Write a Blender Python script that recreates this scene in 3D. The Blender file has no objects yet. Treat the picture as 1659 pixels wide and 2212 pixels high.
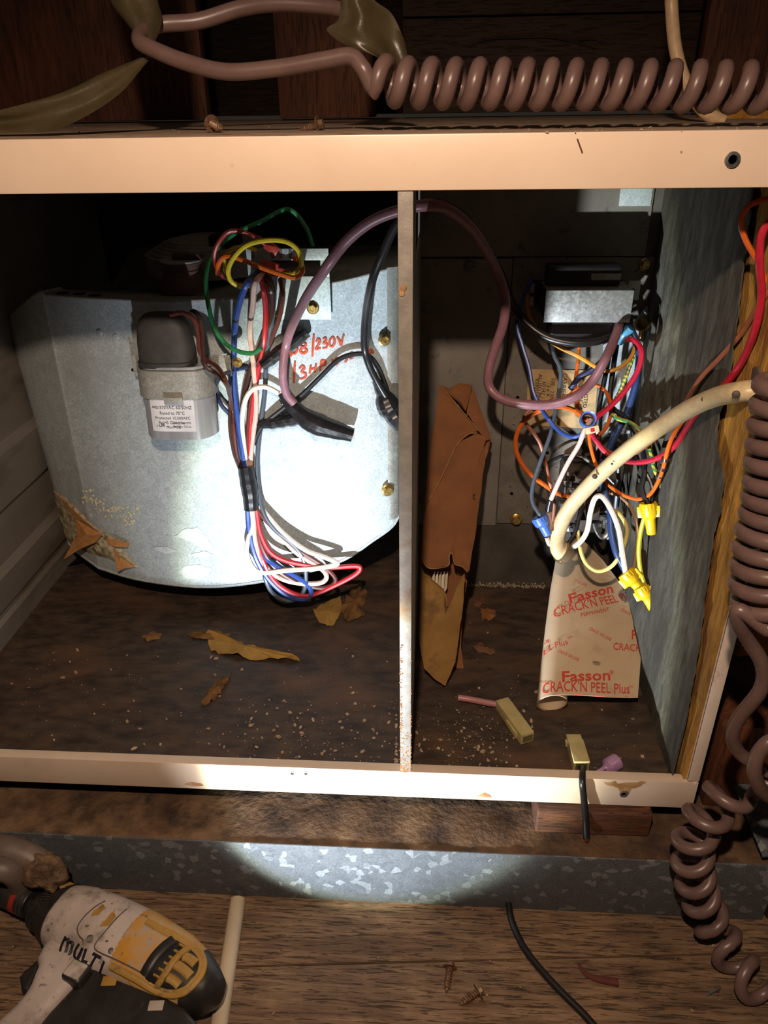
import bpy, bmesh, math, random
from mathutils import Vector, Matrix, noise as mnoise

# ------------------------------------------------------------------ camera, world, lights, exposure
scene = bpy.context.scene
COL = scene.collection
W_PX, H_PX, F_PX = 1659.0, 2212.0, 1625.34
CAM = Vector((0.02268, -0.5, 0.54542))
PITCH, YAW, ROLL = 0.49585, 0.06799, -0.01561
_f = Vector((-math.sin(YAW) * math.cos(PITCH), math.cos(YAW) * math.cos(PITCH), -math.sin(PITCH)))
_r = Vector((math.cos(YAW), math.sin(YAW), 0.0))
_u = _r.cross(_f)
RIGHT = _r * math.cos(ROLL) + _u * math.sin(ROLL)
UP = -_r * math.sin(ROLL) + _u * math.cos(ROLL)
FWD = _f
cam_data = bpy.data.cameras.new('camera')
cam_data.sensor_fit = 'HORIZONTAL'
cam_data.sensor_width = 36.0
cam_data.lens = 36.0 * F_PX / W_PX
cam_data.clip_start = 0.01
cam_data.clip_end = 50
cam = bpy.data.objects.new('camera', cam_data)
COL.objects.link(cam)
cam.matrix_world = Matrix((
    (RIGHT.x, UP.x, -FWD.x, CAM.x),
    (RIGHT.y, UP.y, -FWD.y, CAM.y),
    (RIGHT.z, UP.z, -FWD.z, CAM.z),
    (0, 0, 0, 1)))
scene.camera = cam

world = bpy.data.worlds.new('dark_crawlspace')
scene.world = world
world.use_nodes = True
bg = world.node_tree.nodes['Background']
bg.inputs[0].default_value = (0.9, 0.75, 0.62, 1)
bg.inputs[1].default_value = 0.022

def aim(o, target):
    o.rotation_euler = (Vector(target) - o.location).to_track_quat('-Z', 'Y').to_euler()

# headlamp of the person holding the camera: warm, just above the lens
hl = bpy.data.lights.new('headlamp', 'SPOT')
hl.energy = 22.5
hl.color = (1.0, 0.74, 0.55)
hl.spot_size = math.radians(140)
hl.spot_blend = 0.9
hl.shadow_soft_size = 0.012
hlo = bpy.data.objects.new('headlamp', hl)
hlo.location = (-0.015, -0.5, 0.79)
aim(hlo, (0.0, -0.08, -0.05))
COL.objects.link(hlo)

# flashlight lying on the boards just below the frame: cool white, tight hot spot and a wide spill
FL = Vector((-0.105, -0.225, -0.030))
def flash(name, energy, color, target, size, blend, soft, rim=None):
    d = bpy.data.lights.new(name, 'SPOT')
    d.energy = energy; d.color = color; d.spot_size = math.radians(size); d.spot_blend = blend
    d.shadow_soft_size = soft
    # a reflector torch spreads from a virtual source behind its lens: gentler falloff close up, and a yellowish rim
    d.use_nodes = True
    nt = d.node_tree; em = nt.nodes['Emission']
    lf = nt.nodes.new('ShaderNodeLightFalloff'); lf.inputs['Strength'].default_value = 1.8; lf.inputs['Smooth'].default_value = 0.0
    nt.links.new(lf.outputs['Linear'], em.inputs['Strength'])
    if rim:
        tc = nt.nodes.new('ShaderNodeTexCoord'); sx = nt.nodes.new('ShaderNodeSeparateXYZ'); nt.links.new(tc.outputs['Normal'], sx.inputs[0])
        ab = nt.nodes.new('ShaderNodeMath'); ab.operation = 'ABSOLUTE'; nt.links.new(sx.outputs['Z'], ab.inputs[0])
        cr = nt.nodes.new('ShaderNodeValToRGB'); e = cr.color_ramp.elements
        c0 = math.cos(math.radians(size / 2)); c1 = math.cos(math.radians(size / 2 - 5.5))
        e[0].position = c0; e[0].color = (1, .93, .45, 1); e[1].position = c1; e[1].color = (1, 1, 1, 1)
        nt.links.new(ab.outputs[0], cr.inputs[0]); nt.links.new(cr.outputs[0], em.inputs['Color'])
    o = bpy.data.objects.new(name, d); o.location = FL; aim(o, target); COL.objects.link(o)
flash('flashlight_beam', 20.5, (0.82, 0.92, 1.0), FL + Vector((0.274, 0.956, 0.1045)), 75, 0.18, 0.006, True)
flash('flashlight_spill', 8.0, (0.92, 0.95, 1.0), (0.06, 0.36, 0.12), 92, 0.5, 0.006)

vs = scene.view_settings
vs.view_transform = 'Standard'
vs.look = 'None'
vs.exposure = 0.0
vs.gamma = 1.0
vs.use_curve_mapping = False

# ------------------------------------------------------------------ helpers
R = random.Random(7)
def ray(x, y):
    return RIGHT * ((x - W_PX / 2) / F_PX) - UP * ((y - H_PX / 2) / F_PX) + FWD
def _pl(x, y, ax, v):
    d = ray(x, y)
    return CAM + d * ((v - CAM[ax]) / d[ax])
def P(x, y, Y): return _pl(x, y, 1, Y)
def PZ(x, y, Z): return _pl(x, y, 2, Z)
def PX(x, y, X): return _pl(x, y, 0, X)
def depth(p): return (Vector(p) - CAM).dot(FWD)
def pxr(p, n): return n * depth(p) / F_PX         # n photo pixels at this point, in metres

def lerp(a, b, t): return a + (b - a) * t
def nz(x, y=0.0, z=0.0): return mnoise.noise(Vector((x, y, z)))

def spline(pts, n=8):
    """Catmull-Rom through the points."""
    p = [Vector(q) for q in pts]
    if len(p) < 3: return p
    e = [p[0] * 2 - p[1]] + p + [p[-1] * 2 - p[-2]]
    out = []
    for i in range(1, len(e) - 2):
        a, b, c, d = e[i - 1], e[i], e[i + 1], e[i + 2]
        for k in range(n):
            t = k / n
            out.append(0.5 * ((2 * b) + (c - a) * t + (2 * a - 5 * b + 4 * c - d) * t * t + (3 * b - a - 3 * c + d) * t ** 3))
    out.append(p[-1])
    return out

class MB:
    def __init__(s): s.v = []; s.f = []; s.m = []; s.mi = 0
    def add(s, vs, fs, M=None):
        o = len(s.v)
        s.v += [(M @ Vector(q)) if M else Vector(q) for q in vs]
        for f in fs:
            s.f.append([i + o for i in f]); s.m.append(s.mi)
        return s
    def box(s, lo, hi, bev=0.0, M=None, seg=2):
        lo = Vector(lo); hi = Vector(hi)
        bm = bmesh.new()
        bmesh.ops.create_cube(bm, size=1.0)
        for v in bm.verts:
            v.co = Vector((lerp(lo.x, hi.x, v.co.x + .5), lerp(lo.y, hi.y, v.co.y + .5), lerp(lo.z, hi.z, v.co.z + .5)))
        if bev > 0:
            bmesh.ops.bevel(bm, geom=bm.edges[:], offset=bev, segments=seg, profile=0.6, affect='EDGES')
        bm.verts.index_update()
        s.add([v.co.copy() for v in bm.verts], [[v.index for v in f.verts] for f in bm.faces], M)
        bm.free()
        return s
    def tube(s, pts, r, n=8, caps=True, flat=1.0, up=None, closed=False):
        """r: radius or function of t in 0..1. flat squashes along the second axis."""
        p = [Vector(q) for q in pts]
        q = [p[0]]
        for a in p[1:]:
            if (a - q[-1]).length > 1e-6: q.append(a)
        p = q
        N = len(p)
        if N < 2: return s
        T = []
        for i in range(N):
            a = p[max(i - 1, 0)]; b = p[min(i + 1, N - 1)]
            T.append((b - a).normalized())
        nrm = Vector(up) if up else (Vector((0, 0, 1)) if abs(T[0].z) < .9 else Vector((1, 0, 0)))
        nrm = (nrm - T[0] * nrm.dot(T[0])).normalized()
        o = len(s.v)
        for i in range(N):
            if i:
                if up:
                    nn = Vector(up)
                    nn = nn - T[i] * nn.dot(T[i])
                    if nn.length > .05: nrm = nn.normalized()
                nrm = (nrm - T[i] * nrm.dot(T[i])).normalized()
            b = T[i].cross(nrm)
            rr = r(i / (N - 1)) if callable(r) else r
            for k in range(n):
                a = 2 * math.pi * k / n
                s.v.append(p[i] + b * (math.cos(a) * rr) + nrm * (math.sin(a) * rr * flat))
        for i in range(N - 1):
            for k in range(n):
                k2 = (k + 1) % n
                s.f.append([o + i * n + k, o + i * n + k2, o + (i + 1) * n + k2, o + (i + 1) * n + k]); s.m.append(s.mi)
        if caps:
            s.f.append([o + k for k in range(n)][::-1]); s.m.append(s.mi)
            s.f.append([o + (N - 1) * n + k for k in range(n)]); s.m.append(s.mi)
        return s
    def lathe(s, prof, n=24, M=None, caps=True):
        """prof: (radius, z) list, about local Z."""
        o = len(s.v)
        for (r, z) in prof:
            for k in range(n):
                a = 2 * math.pi * k / n
                q = Vector((r * math.cos(a), r * math.sin(a), z))
                s.v.append(M @ q if M else q)
        for i in range(len(prof) - 1):
            for k in range(n):
                k2 = (k + 1) % n
                s.f.append([o + i * n + k, o + i * n + k2, o + (i + 1) * n + k2, o + (i + 1) * n + k]); s.m.append(s.mi)
        if caps and prof[0][0] > 1e-7: s.f.append([o + k for k in range(n)][::-1]); s.m.append(s.mi)
        if caps and prof[-1][0] > 1e-7: s.f.append([o + (len(prof) - 1) * n + k for k in range(n)]); s.m.append(s.mi)
        return s
    def grid(s, fn, nu, nv, thick=None):
        """fn(u,v)->Vector in 0..1. thick: vector or number(along normal) gives a back side and rim."""
        o = len(s.v)
        pts = [[Vector(fn(i / nu, j / nv)) for j in range(nv + 1)] for i in range(nu + 1)]
        for row in pts: s.v += row
        idx = lambda i, j: o + i * (nv + 1) + j
        for i in range(nu):
            for j in range(nv):
                s.f.append([idx(i, j), idx(i + 1, j), idx(i + 1, j + 1), idx(i, j + 1)]); s.m.append(s.mi)
        if thick is not None:
            o2 = len(s.v)
            for i in range(nu + 1):
                for j in range(nv + 1):
                    if isinstance(thick, (int, float)):
                        a = pts[min(i + 1, nu)][j] - pts[max(i - 1, 0)][j]
                        b = pts[i][min(j + 1, nv)] - pts[i][max(j - 1, 0)]
                        nn = a.cross(b)
                        nn = nn.normalized() * thick if nn.length > 1e-12 else Vector((0, thick, 0))
                    else: nn = Vector(thick)
                    s.v.append(pts[i][j] + nn)
            jd = lambda i, j: o2 + i * (nv + 1) + j
            for i in range(nu):
                for j in range(nv):
                    s.f.append([jd(i, j), jd(i, j + 1), jd(i + 1, j + 1), jd(i + 1, j)]); s.m.append(s.mi)
            for i in range(nu):
                s.f.append([idx(i, 0), jd(i, 0), jd(i + 1, 0), idx(i + 1, 0)]); s.m.append(s.mi)
                s.f.append([idx(i, nv), idx(i + 1, nv), jd(i + 1, nv), jd(i, nv)]); s.m.append(s.mi)
            for j in range(nv):
                s.f.append([idx(0, j), idx(0, j + 1), jd(0, j + 1), jd(0, j)]); s.m.append(s.mi)
                s.f.append([idx(nu, j), jd(nu, j), jd(nu, j + 1), idx(nu, j + 1)]); s.m.append(s.mi)
        return s
    def prism(s, poly, off):
        """poly: list of 3-D points (one outline), extruded by off."""
        n = len(poly); off = Vector(off)
        o = len(s.v)
        s.v += [Vector(q) for q in poly] + [Vector(q) + off for q in poly]
        s.f.append([o + k for k in range(n)]); s.m.append(s.mi)
        s.f.append([o + n + k for k in range(n)][::-1]); s.m.append(s.mi)
        for k in range(n):
            k2 = (k + 1) % n
            s.f.append([o + k, o + n + k, o + n + k2, o + k2]); s.m.append(s.mi)
        return s
    def build(s, name, mat, parent=None, sharp=38, smooth=True):
        """One mesh object. A top-level one gets its origin at its base; a child keeps world-space vertices."""
        me = bpy.data.meshes.new(name)
        if parent is None:
            xs = [q.x for q in s.v]; ys = [q.y for q in s.v]; zs = [q.z for q in s.v]
            base = Vector(((min(xs) + max(xs)) / 2, (min(ys) + max(ys)) / 2, min(zs)))
        else: base = WORLD[parent.name]
        me.from_pydata([q - base for q in s.v], [], s.f)
        mats = mat if isinstance(mat, (list, tuple)) else [mat]
        for m in mats: me.materials.append(m)
        if len(mats) > 1:
            me.polygons.foreach_set('material_index', s.m)
        bm = bmesh.new(); bm.from_mesh(me)
        bmesh.ops.recalc_face_normals(bm, faces=bm.faces)
        bm.to_mesh(me); bm.free()
        if smooth:
            me.polygons.foreach_set('use_smooth', [True] * len(me.polygons))
            me.set_sharp_from_angle(angle=math.radians(sharp))
        me.update()
        o = bpy.data.objects.new(name, me)
        COL.objects.link(o)
        if parent is None: o.location = base
        else: o.parent = parent
        WORLD[o.name] = base
        return o

WORLD = {}
def tag(o, label, cat, group=None, kind=None):
    if label: o['label'] = label
    if cat: o['category'] = cat
    if group: o['group'] = group
    if kind: o['kind'] = kind
    return o
def thing(name, base, label, cat, group=None, kind=None):
    o = bpy.data.objects.new(name, None)
    o.empty_display_size = 0.02
    COL.objects.link(o)
    o.location = base
    WORLD[o.name] = Vector(base)
    return tag(o, label, cat, group, kind)

def frame(origin, z, x=None):
    z = Vector(z).normalized()
    x = Vector(x) if x is not None else (Vector((1, 0, 0)) if abs(z.x) < .9 else Vector((0, 1, 0)))
    x = (x - z * x.dot(z)).normalized()
    y = z.cross(x)
    return Matrix(((x.x, y.x, z.x, origin[0]), (x.y, y.y, z.y, origin[1]), (x.z, y.z, z.z, origin[2]), (0, 0, 0, 1)))

def text_mesh(body, size, spacing=1.0, extrude=0.0, bold=0.0, res=3):
    cu = bpy.data.curves.new('txt', 'FONT')
    cu.body = body; cu.size = size; cu.align_x = 'LEFT'; cu.space_character = spacing
    cu.resolution_u = res; cu.offset = bold
    ob = bpy.data.objects.new('txt', cu)
    COL.objects.link(ob)
    dg = bpy.context.evaluated_depsgraph_get()
    me = bpy.data.meshes.new_from_object(ob.evaluated_get(dg))
    v = [q.co.copy() for q in me.vertices]; f = [list(q.vertices) for q in me.polygons]
    bpy.data.objects.remove(ob); bpy.data.curves.remove(cu); bpy.data.meshes.remove(me)
    return v, f

# ------------------------------------------------------------------ materials
def node(nt, t, **kw):
    n = nt.nodes.new(t)
    for k, v in kw.items(): setattr(n, k, v)
    return n
def rgba(c): return (c[0], c[1], c[2], 1)
def hexc(h):
    h = h.lstrip('#'); v = [int(h[i:i + 2], 16) / 255 for i in (0, 2, 4)]
    return tuple((x / 12.92 if x <= .04045 else ((x + .055) / 1.055) ** 2.4) for x in v)
def base_mat(name, rough, metal):
    m = bpy.data.materials.new(name); m.use_nodes = True
    nt = m.node_tree; b = nt.nodes['Principled BSDF']
    b.inputs['Roughness'].default_value = rough; b.inputs['Metallic'].default_value = metal
    tc = node(nt, 'ShaderNodeTexCoord')
    return m, nt, b, tc
def mapping(nt, tc, scale=(1, 1, 1), rot=(0, 0, 0)):
    mp = node(nt, 'ShaderNodeMapping'); mp.inputs['Scale'].default_value = scale; mp.inputs['Rotation'].default_value = rot
    nt.links.new(tc.outputs['Object'], mp.inputs['Vector']); return mp
def noise_n(nt, vec, scale, detail=5, rough=.6, dist=0.0):
    n = node(nt, 'ShaderNodeTexNoise'); n.inputs['Scale'].default_value = scale; n.inputs['Detail'].default_value = detail
    n.inputs['Roughness'].default_value = rough; n.inputs['Distortion'].default_value = dist
    nt.links.new(vec, n.inputs['Vector']); return n
def ramp(nt, fac, stops):
    r = node(nt, 'ShaderNodeValToRGB'); e = r.color_ramp.elements
    while len(e) < len(stops): e.new(0.5)
    for k, (p_, c) in enumerate(stops): e[k].position = p_; e[k].color = rgba(c) if len(c) == 3 else c
    nt.links.new(fac, r.inputs['Fac']); return r
def mix_rgb(nt, fac, a, b):
    m = node(nt, 'ShaderNodeMixRGB')
    for sock, val in ((m.inputs[0], fac), (m.inputs[1], a), (m.inputs[2], b)):
        if isinstance(val, (int, float)): sock.default_value = val
        elif isinstance(val, tuple): sock.default_value = rgba(val)
        else: nt.links.new(val, sock)
    return m
def bump(nt, b, h, strength=.3, dist=.001, prev=None):
    bp = node(nt, 'ShaderNodeBump'); bp.inputs['Strength'].default_value = strength; bp.inputs['Distance'].default_value = dist
    nt.links.new(h, bp.inputs['Height'])
    if prev is not None: nt.links.new(prev.outputs[0], bp.inputs['Normal'])
    nt.links.new(bp.outputs[0], b.inputs['Normal']); return bp

MATS = {}
def mat(name, c1, c2=None, scale=60, rough=.55, metal=0.0, bmp=0.0, bscale=300, bdist=.0008, stretch=(1, 1, 1), lo=.35, hi=.65, coat=0.0, rough2=None, c3=None, s3=25, lo3=.55, hi3=.7, trans=0.0, detail=6, rot=(0, 0, 0), speck=None):
    m, nt, b, tc = base_mat(name, rough, metal)
    if c2 is None: b.inputs['Base Color'].default_value = rgba(c1)
    else:
        mp = mapping(nt, tc, stretch, rot)
        n = noise_n(nt, mp.outputs[0], scale, detail)
        col = ramp(nt, n.outputs[0], [(lo, c1), (hi, c2)]).outputs[0]
        if rough2 is not None:
            rr = ramp(nt, n.outputs[0], [(lo, (rough,) * 3), (hi, (rough2,) * 3)])
            nt.links.new(rr.outputs[0], b.inputs['Roughness'])
        if c3 is not None:
            n3 = noise_n(nt, mp.outputs[0], s3, 6)
            k = ramp(nt, n3.outputs[0], [(lo3, (0, 0, 0)), (hi3, (1, 1, 1))])
            col = mix_rgb(nt, k.outputs[0], col, c3).outputs[0]
        if speck is not None:
            sc, th, sc_col = speck
            v = node(nt, 'ShaderNodeTexVoronoi'); v.inputs['Scale'].default_value = sc
            nt.links.new(mp.outputs[0], v.inputs['Vector'])
            nn = noise_n(nt, mp.outputs[0], sc * .4, 2)
            ad = node(nt, 'ShaderNodeMath', operation='ADD'); nt.links.new(v.outputs['Distance'], ad.inputs[0]); nt.links.new(nn.outputs[0], ad.inputs[1])
            k = ramp(nt, ad.outputs[0], [(th, (1, 1, 1)), (th + .05, (0, 0, 0))])
            col = mix_rgb(nt, k.outputs[0], col, sc_col).outputs[0]
        nt.links.new(col, b.inputs['Base Color'])
    if bmp > 0:
        mp2 = mapping(nt, tc, stretch, rot)
        n2 = noise_n(nt, mp2.outputs[0], bscale, 5)
        bump(nt, b, n2.outputs[0], bmp, bdist)
    if coat: b.inputs['Coat Weight'].default_value = coat
    if trans: b.inputs['Transmission Weight'].default_value = trans
    MATS[name] = m
    return m

def galvanized(name, tint, dirt, cell=90, rough=.42, metal=.55, dirt_lo=.5, dirt_hi=.75, var=.10, flake=None):
    m, nt, b, tc = base_mat(name, rough, metal)
    mp = mapping(nt, tc)
    v = node(nt, 'ShaderNodeTexVoronoi'); v.inputs['Scale'].default_value = cell
    wob = noise_n(nt, mp.outputs[0], cell * .8, 3)
    mx = node(nt, 'ShaderNodeVectorMath', operation='MULTIPLY_ADD')
    nt.links.new(wob.outputs['Color'], mx.inputs[0]); mx.inputs[1].default_value = (0.6 / cell,) * 3; nt.links.new(mp.outputs[0], mx.inputs[2])
    nt.links.new(mx.outputs[0], v.inputs['Vector'])
    sp = node(nt, 'ShaderNodeSeparateColor'); nt.links.new(v.outputs['Color'], sp.inputs[0])
    lo = tuple(c * (1 - var) for c in tint); hi = tuple(min(1, c * (1 + var)) for c in tint)
    stops = [(0, lo), (1, hi)] if flake is None else [(0, lo), (.86, tint), (.89, flake), (1, flake)]
    col = ramp(nt, sp.outputs[0], stops).outputs[0]
    n2 = noise_n(nt, mp.outputs[0], 480, 3, .7)
    g = ramp(nt, n2.outputs[0], [(.32, (.72,) * 3), (.68, (1.22,) * 3)])
    mm = node(nt, 'ShaderNodeMixRGB', blend_type='MULTIPLY'); mm.inputs[0].default_value = 1
    nt.links.new(col, mm.inputs[1]); nt.links.new(g.outputs[0], mm.inputs[2])
    n3 = noise_n(nt, mp.outputs[0], 14, 7)
    k = ramp(nt, n3.outputs[0], [(dirt_lo, (0, 0, 0)), (dirt_hi, (1, 1, 1))])
    col = mix_rgb(nt, k.outputs[0], mm.outputs[0], dirt)
    nt.links.new(col.outputs[0], b.inputs['Base Color'])
    rr = ramp(nt, sp.outputs[1], [(0, (rough * .85,) * 3), (1, (rough * 1.25,) * 3)])
    nt.links.new(rr.outputs[0], b.inputs['Roughness'])
    bump(nt, b, n2.outputs[0], .18, .0004)
    MATS[name] = m
    return m

def wood(name, c1, c2, c3, along='X', scale=1.0, rough=.75, crack=.5):
    m, nt, b, tc = base_mat(name, rough, 0)
    st = {'X': (7, 85, 85), 'Y': (85, 7, 85), 'Z': (85, 85, 7)}[along]
    st = tuple(q * scale for q in st)
    mp = mapping(nt, tc, st)
    n = noise_n(nt, mp.outputs[0], 1.6, 8, .65, 1.2)
    col = ramp(nt, n.outputs[0], [(.25, c1), (.5, c2), (.75, c3)])
    mp2 = mapping(nt, tc, tuple(q * 2.6 for q in st))
    n2 = noise_n(nt, mp2.outputs[0], 2.2, 6, .7, .6)
    k = ramp(nt, n2.outputs[0], [(.35, (crack,) * 3), (.45, (1, 1, 1))])
    mm = node(nt, 'ShaderNodeMixRGB', blend_type='MULTIPLY'); mm.inputs[0].default_value = 1
    nt.links.new(col.outputs[0], mm.inputs[1]); nt.links.new(k.outputs[0], mm.inputs[2])
    mp3 = mapping(nt, tc)
    n3 = noise_n(nt, mp3.outputs[0], 18, 5)
    k3 = ramp(nt, n3.outputs[0], [(.42, (.62,) * 3), (.62, (1, 1, 1))])
    m3 = node(nt, 'ShaderNodeMixRGB', blend_type='MULTIPLY'); m3.inputs[0].default_value = .8
    nt.links.new(mm.outputs[0], m3.inputs[1]); nt.links.new(k3.outputs[0], m3.inputs[2])
    nt.links.new(m3.outputs[0], b.inputs['Base Color'])
    bump(nt, b, k.outputs[0], .8, .0016)
    MATS[name] = m
    return m

h = hexc
ENAMEL = mat('cream_enamel', h('#d9c4ae'), h('#d2bba4'), 12, .38, bmp=.05, bscale=120, c3=h('#b39a83'), s3=55, lo3=.66, hi3=.78)
ENAMEL_RUST = mat('cream_enamel_worn', h('#d6c2ae'), h('#c9b49f'), 14, .42, bmp=.06, bscale=150, c3=h('#7d4a22'), s3=26, lo3=.67, hi3=.74)
DECK = mat('dusty_deck_paint', h('#9c826c'), h('#b39a84'), 30, .6, bmp=.2, bscale=200, c3=h('#6b4d38'), s3=40)
RUSTPAN = mat('rusty_floor_pan', h('#2b211b'), h('#4a3c30'), 38, .62, bmp=.55, bscale=260, bdist=.0012, stretch=(1, 2.2, 1), c3=h('#5e4430'), s3=9, lo3=.5, hi3=.72, speck=(170, .42, h('#7c6a56')))
PLATFORM = mat('rust_scaled_platform', h('#33241a'), h('#664c34'), 34, .85, bmp=.8, bscale=160, bdist=.002, c3=h('#7a6046'), s3=16, lo3=.52, hi3=.68)
GALV = galvanized('blower_galvanized', h('#aab5b9'), h('#949c9b'), 130, .5, .12, .5, .8, .07)
GALV_EDGE = galvanized('dull_galvanized', h('#8f918b'), h('#6c675d'), 160, .55, .35, .45, .75, .08)
GALV_SPANGLE = galvanized('spangled_galvanized', h('#62666a'), h('#505254'), 150, .48, .25, .5, .8, .16, flake=h('#7f8487'))
GALV_RUSTY = mat('divider_galvanized_rust', h('#78726a'), h('#8b857b'), 90, .55, .25, bmp=.2, bscale=350, c3=h('#7a5636'), s3=22, lo3=.58, hi3=.70)
GREYPLATE = mat('grey_back_plate', h('#6f6a64'), h('#7f7a73'), 20, .65, .1, bmp=.12, bscale=400, c3=h('#5a544d'), s3=60, lo3=.6, hi3=.7)
GREYPLATE2 = mat('pitted_back_plate', h('#67625a'), h('#7a756b'), 60, .65, .15, bmp=.25, bscale=500, c3=h('#3f3a33'), s3=150, lo3=.62, hi3=.68)
BACKDARK = mat('dark_back_sheet', h('#3e3a35'), h('#524d46'), 25, .7, .1, bmp=.2, bscale=200, c3=h('#777064'), s3=35, lo3=.7, hi3=.76)  # darker grey than the plates mounted over it
LEFTWALL = mat('foil_side_panel', h('#77716a'), h('#8b847b'), 12, .5, .2, bmp=.1, bscale=90, stretch=(1, .3, 1), c3=h('#5d5044'), s3=10)
FELT = mat('grey_felt_facing', h('#35332b'), h('#5d5b50'), 110, .95, bmp=1.0, bscale=520, bdist=.0016, stretch=(1.2, 1.2, .35), c3=h('#2b2820'), s3=12, lo3=.42, hi3=.66)
FIBRE = mat('yellow_glass_fibre', h('#8a5c1c'), h('#b98a38'), 60, .95, bmp=.9, bscale=220, bdist=.002, stretch=(1, 1, .3), c3=h('#4f3212'), s3=18, lo3=.48, hi3=.68)
BLACKVOID = mat('unlit_black', h('#0b0a09'), h('#12100e'), 20, .9)  # near black: the blower bay's deep shade is put into the colour
WOODFLOOR = wood('weathered_floor_board', h('#4a3728'), h('#7b6047'), h('#9a7f60'), 'X', 1.0, .8, .38)
WOODDARK = wood('dark_framing_wood', h('#1c1009'), h('#33200f'), h('#452b18'), 'X', .8, .8, .6)
WOODRED = wood('reddish_plywood', h('#351a0c'), h('#5a2f16'), h('#714220'), 'Z', .7, .7, .7)
WOODBLOCK = wood('split_wood_block', h('#2e180d'), h('#563119'), h('#6d4224'), 'X', 1.3, .75, .35)
BRASSBOLT = mat('yellow_zinc_bolt', h('#b59a5c'), h('#8d7440'), 300, .35, .75)
DARKHOLE = mat('dark_hole', h('#060505'))
STEEL = mat('bright_steel', h('#a5a5a3'), h('#828280'), 250, .3, .85)
RUSTSTEEL = mat('rusty_screw_steel', h('#5d4330'), h('#92765c'), 350, .5, .55)

# ------------------------------------------------------------------ setting: wooden floor, wooden framing behind
floor = thing('floor', (0, -.1, -.17), 'weathered brown wooden boards under the equipment', 'floor', kind='structure')
# board seams run a few degrees off the cabinet front
ang = math.atan2(-0.0727 + .1196, .2379 + .3589)
ux = Vector((math.cos(ang), math.sin(ang), 0)); uy = Vector((-math.sin(ang), math.cos(ang), 0))
o0 = PZ(830, 2078, -.14)
for k, (a, b, dz) in enumerate([(-.13, -.0012, 0), (.0012, .10, -.0015), (.1025, .20, 0), (-.265, -.1325, -.001), (-.40, -.268, 0)]):
    M = frame(o0 + Vector((0, 0, dz)), (0, 0, 1), ux)
    mb = MB(); mb.box((-.75, a, -.03), (.75, b, 0), .0016, M)
    mb.build('plank', WOODFLOOR, floor)

back = thing('wall_back', (0, .6, .4), 'dark brown wooden framing behind the cabinet top', 'wall', kind='structure')
def slab(name, lo, hi, m, par, bev=.002):
    mb = MB(); mb.box(lo, hi, bev); return mb.build(name, m, par)
slab('plywood_panel', (-.75, .56, .532), (-.265, .58, 1.0), WOODRED, back)
slab('post', (-.175, .57, .532), (-.055, .62, 1.0), WOODRED, back)
slab('backing_board', (-.9, .95, .532), (.9, .97, 1.2), WOODDARK, back)
for k in range(3):
    slab('board', (-.02, .60, .535 + k * .105), (.34, .625, .638 + k * .105), WOODDARK, back)
slab('plywood_panel', (.335, .555, .532), (.9, .575, 1.0), WOODRED, back)
# split crack ridge in the horizontal board
mb = MB()
c0 = [P(x, y, .597) for x, y in [(1020, 96), (1060, 82), (1120, 78), (1180, 76), (1215, 82), (1250, 92), (1285, 104)]]
mb.tube(spline(c0, 5), lambda t: .0006 + .0028 * math.sin(math.pi * t), 6)
c0 = [P(x, y, .597) for x, y in [(1195, 78), (1230, 84), (1270, 82), (1290, 86)]]
mb.tube(spline(c0, 5), lambda t: .0006 + .002 * math.sin(math.pi * t), 6)
mb.build('splinter', WOODDARK, back)

# ------------------------------------------------------------------ galvanized support platform
plat = thing('support_platform', (0, .15, -.16), 'rust-scaled platform with a spangled galvanized front edge under the cabinet', 'platform')
mb = MB()
def platf(u, v):
    x = lerp(-.85, .75, u); y = lerp(-.034, .42, v)
    return Vector((x, y, -.065 + .0016 * nz(x * 40, y * 40) + .001 * nz(x * 110, y * 110)))
mb.grid(platf, 220, 60, (0, 0, -.01))
mb.build('platform_top', PLATFORM, plat)
mb = MB()
mb.box((-.85, -.0352, -.1415), (.345, -.0335, -.0635), .0006)
mb.build('galvanized_edge_strip', GALV_SPANGLE, plat)
mb = MB(); mb.box((.349, -.034, -.14), (.75, -.02, -.067), .001); mb.build('dark_end_board', WOODDARK, plat)

blk = MB()
bl = P(1160, 1760, -.0085).x; br = P(1410, 1770, -.0085).x
blk.box((bl, -.009, -.0645), (br, .06, -.0345), .0025, seg=3)
tag(blk.build('wood_block', WOODBLOCK), 'short cracked reddish wooden block wedged under the cabinet rail', 'wood block')

# ------------------------------------------------------------------ air handler cabinet
cab = thing('air_handler_cabinet', (-.1, .3, -.0335), 'open metal air handler cabinet with cream rails and a centre divider', 'cabinet')
ZT0, ZT1 = .4989, .5300
mb = MB(); mb.box((-.75, 0, ZT0), (.62, .0025, ZT1), .001); mb.box((-.75, .001, ZT0), (.62, .03, ZT0 + .0022), .0006)
top_rail = mb.build('top_rail', ENAMEL, cab)
def deckf(u, v):
    x = lerp(-.75, .62, u); y = lerp(.0018, .70, v)
    return Vector((x, y, ZT1 - .0004 + .00008 * nz(x * 14, y * 14)))
mb = MB(); mb.grid(deckf, 60, 30, (0, 0, -.003)); mb.build('top_deck', DECK, cab)
mb = MB(); mb.box((-.75, .0020, ZT1 - .0034), (.62, .012, ZT1 - .0010), .0004); mb.build('top_return', ENAMEL, top_rail)
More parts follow.
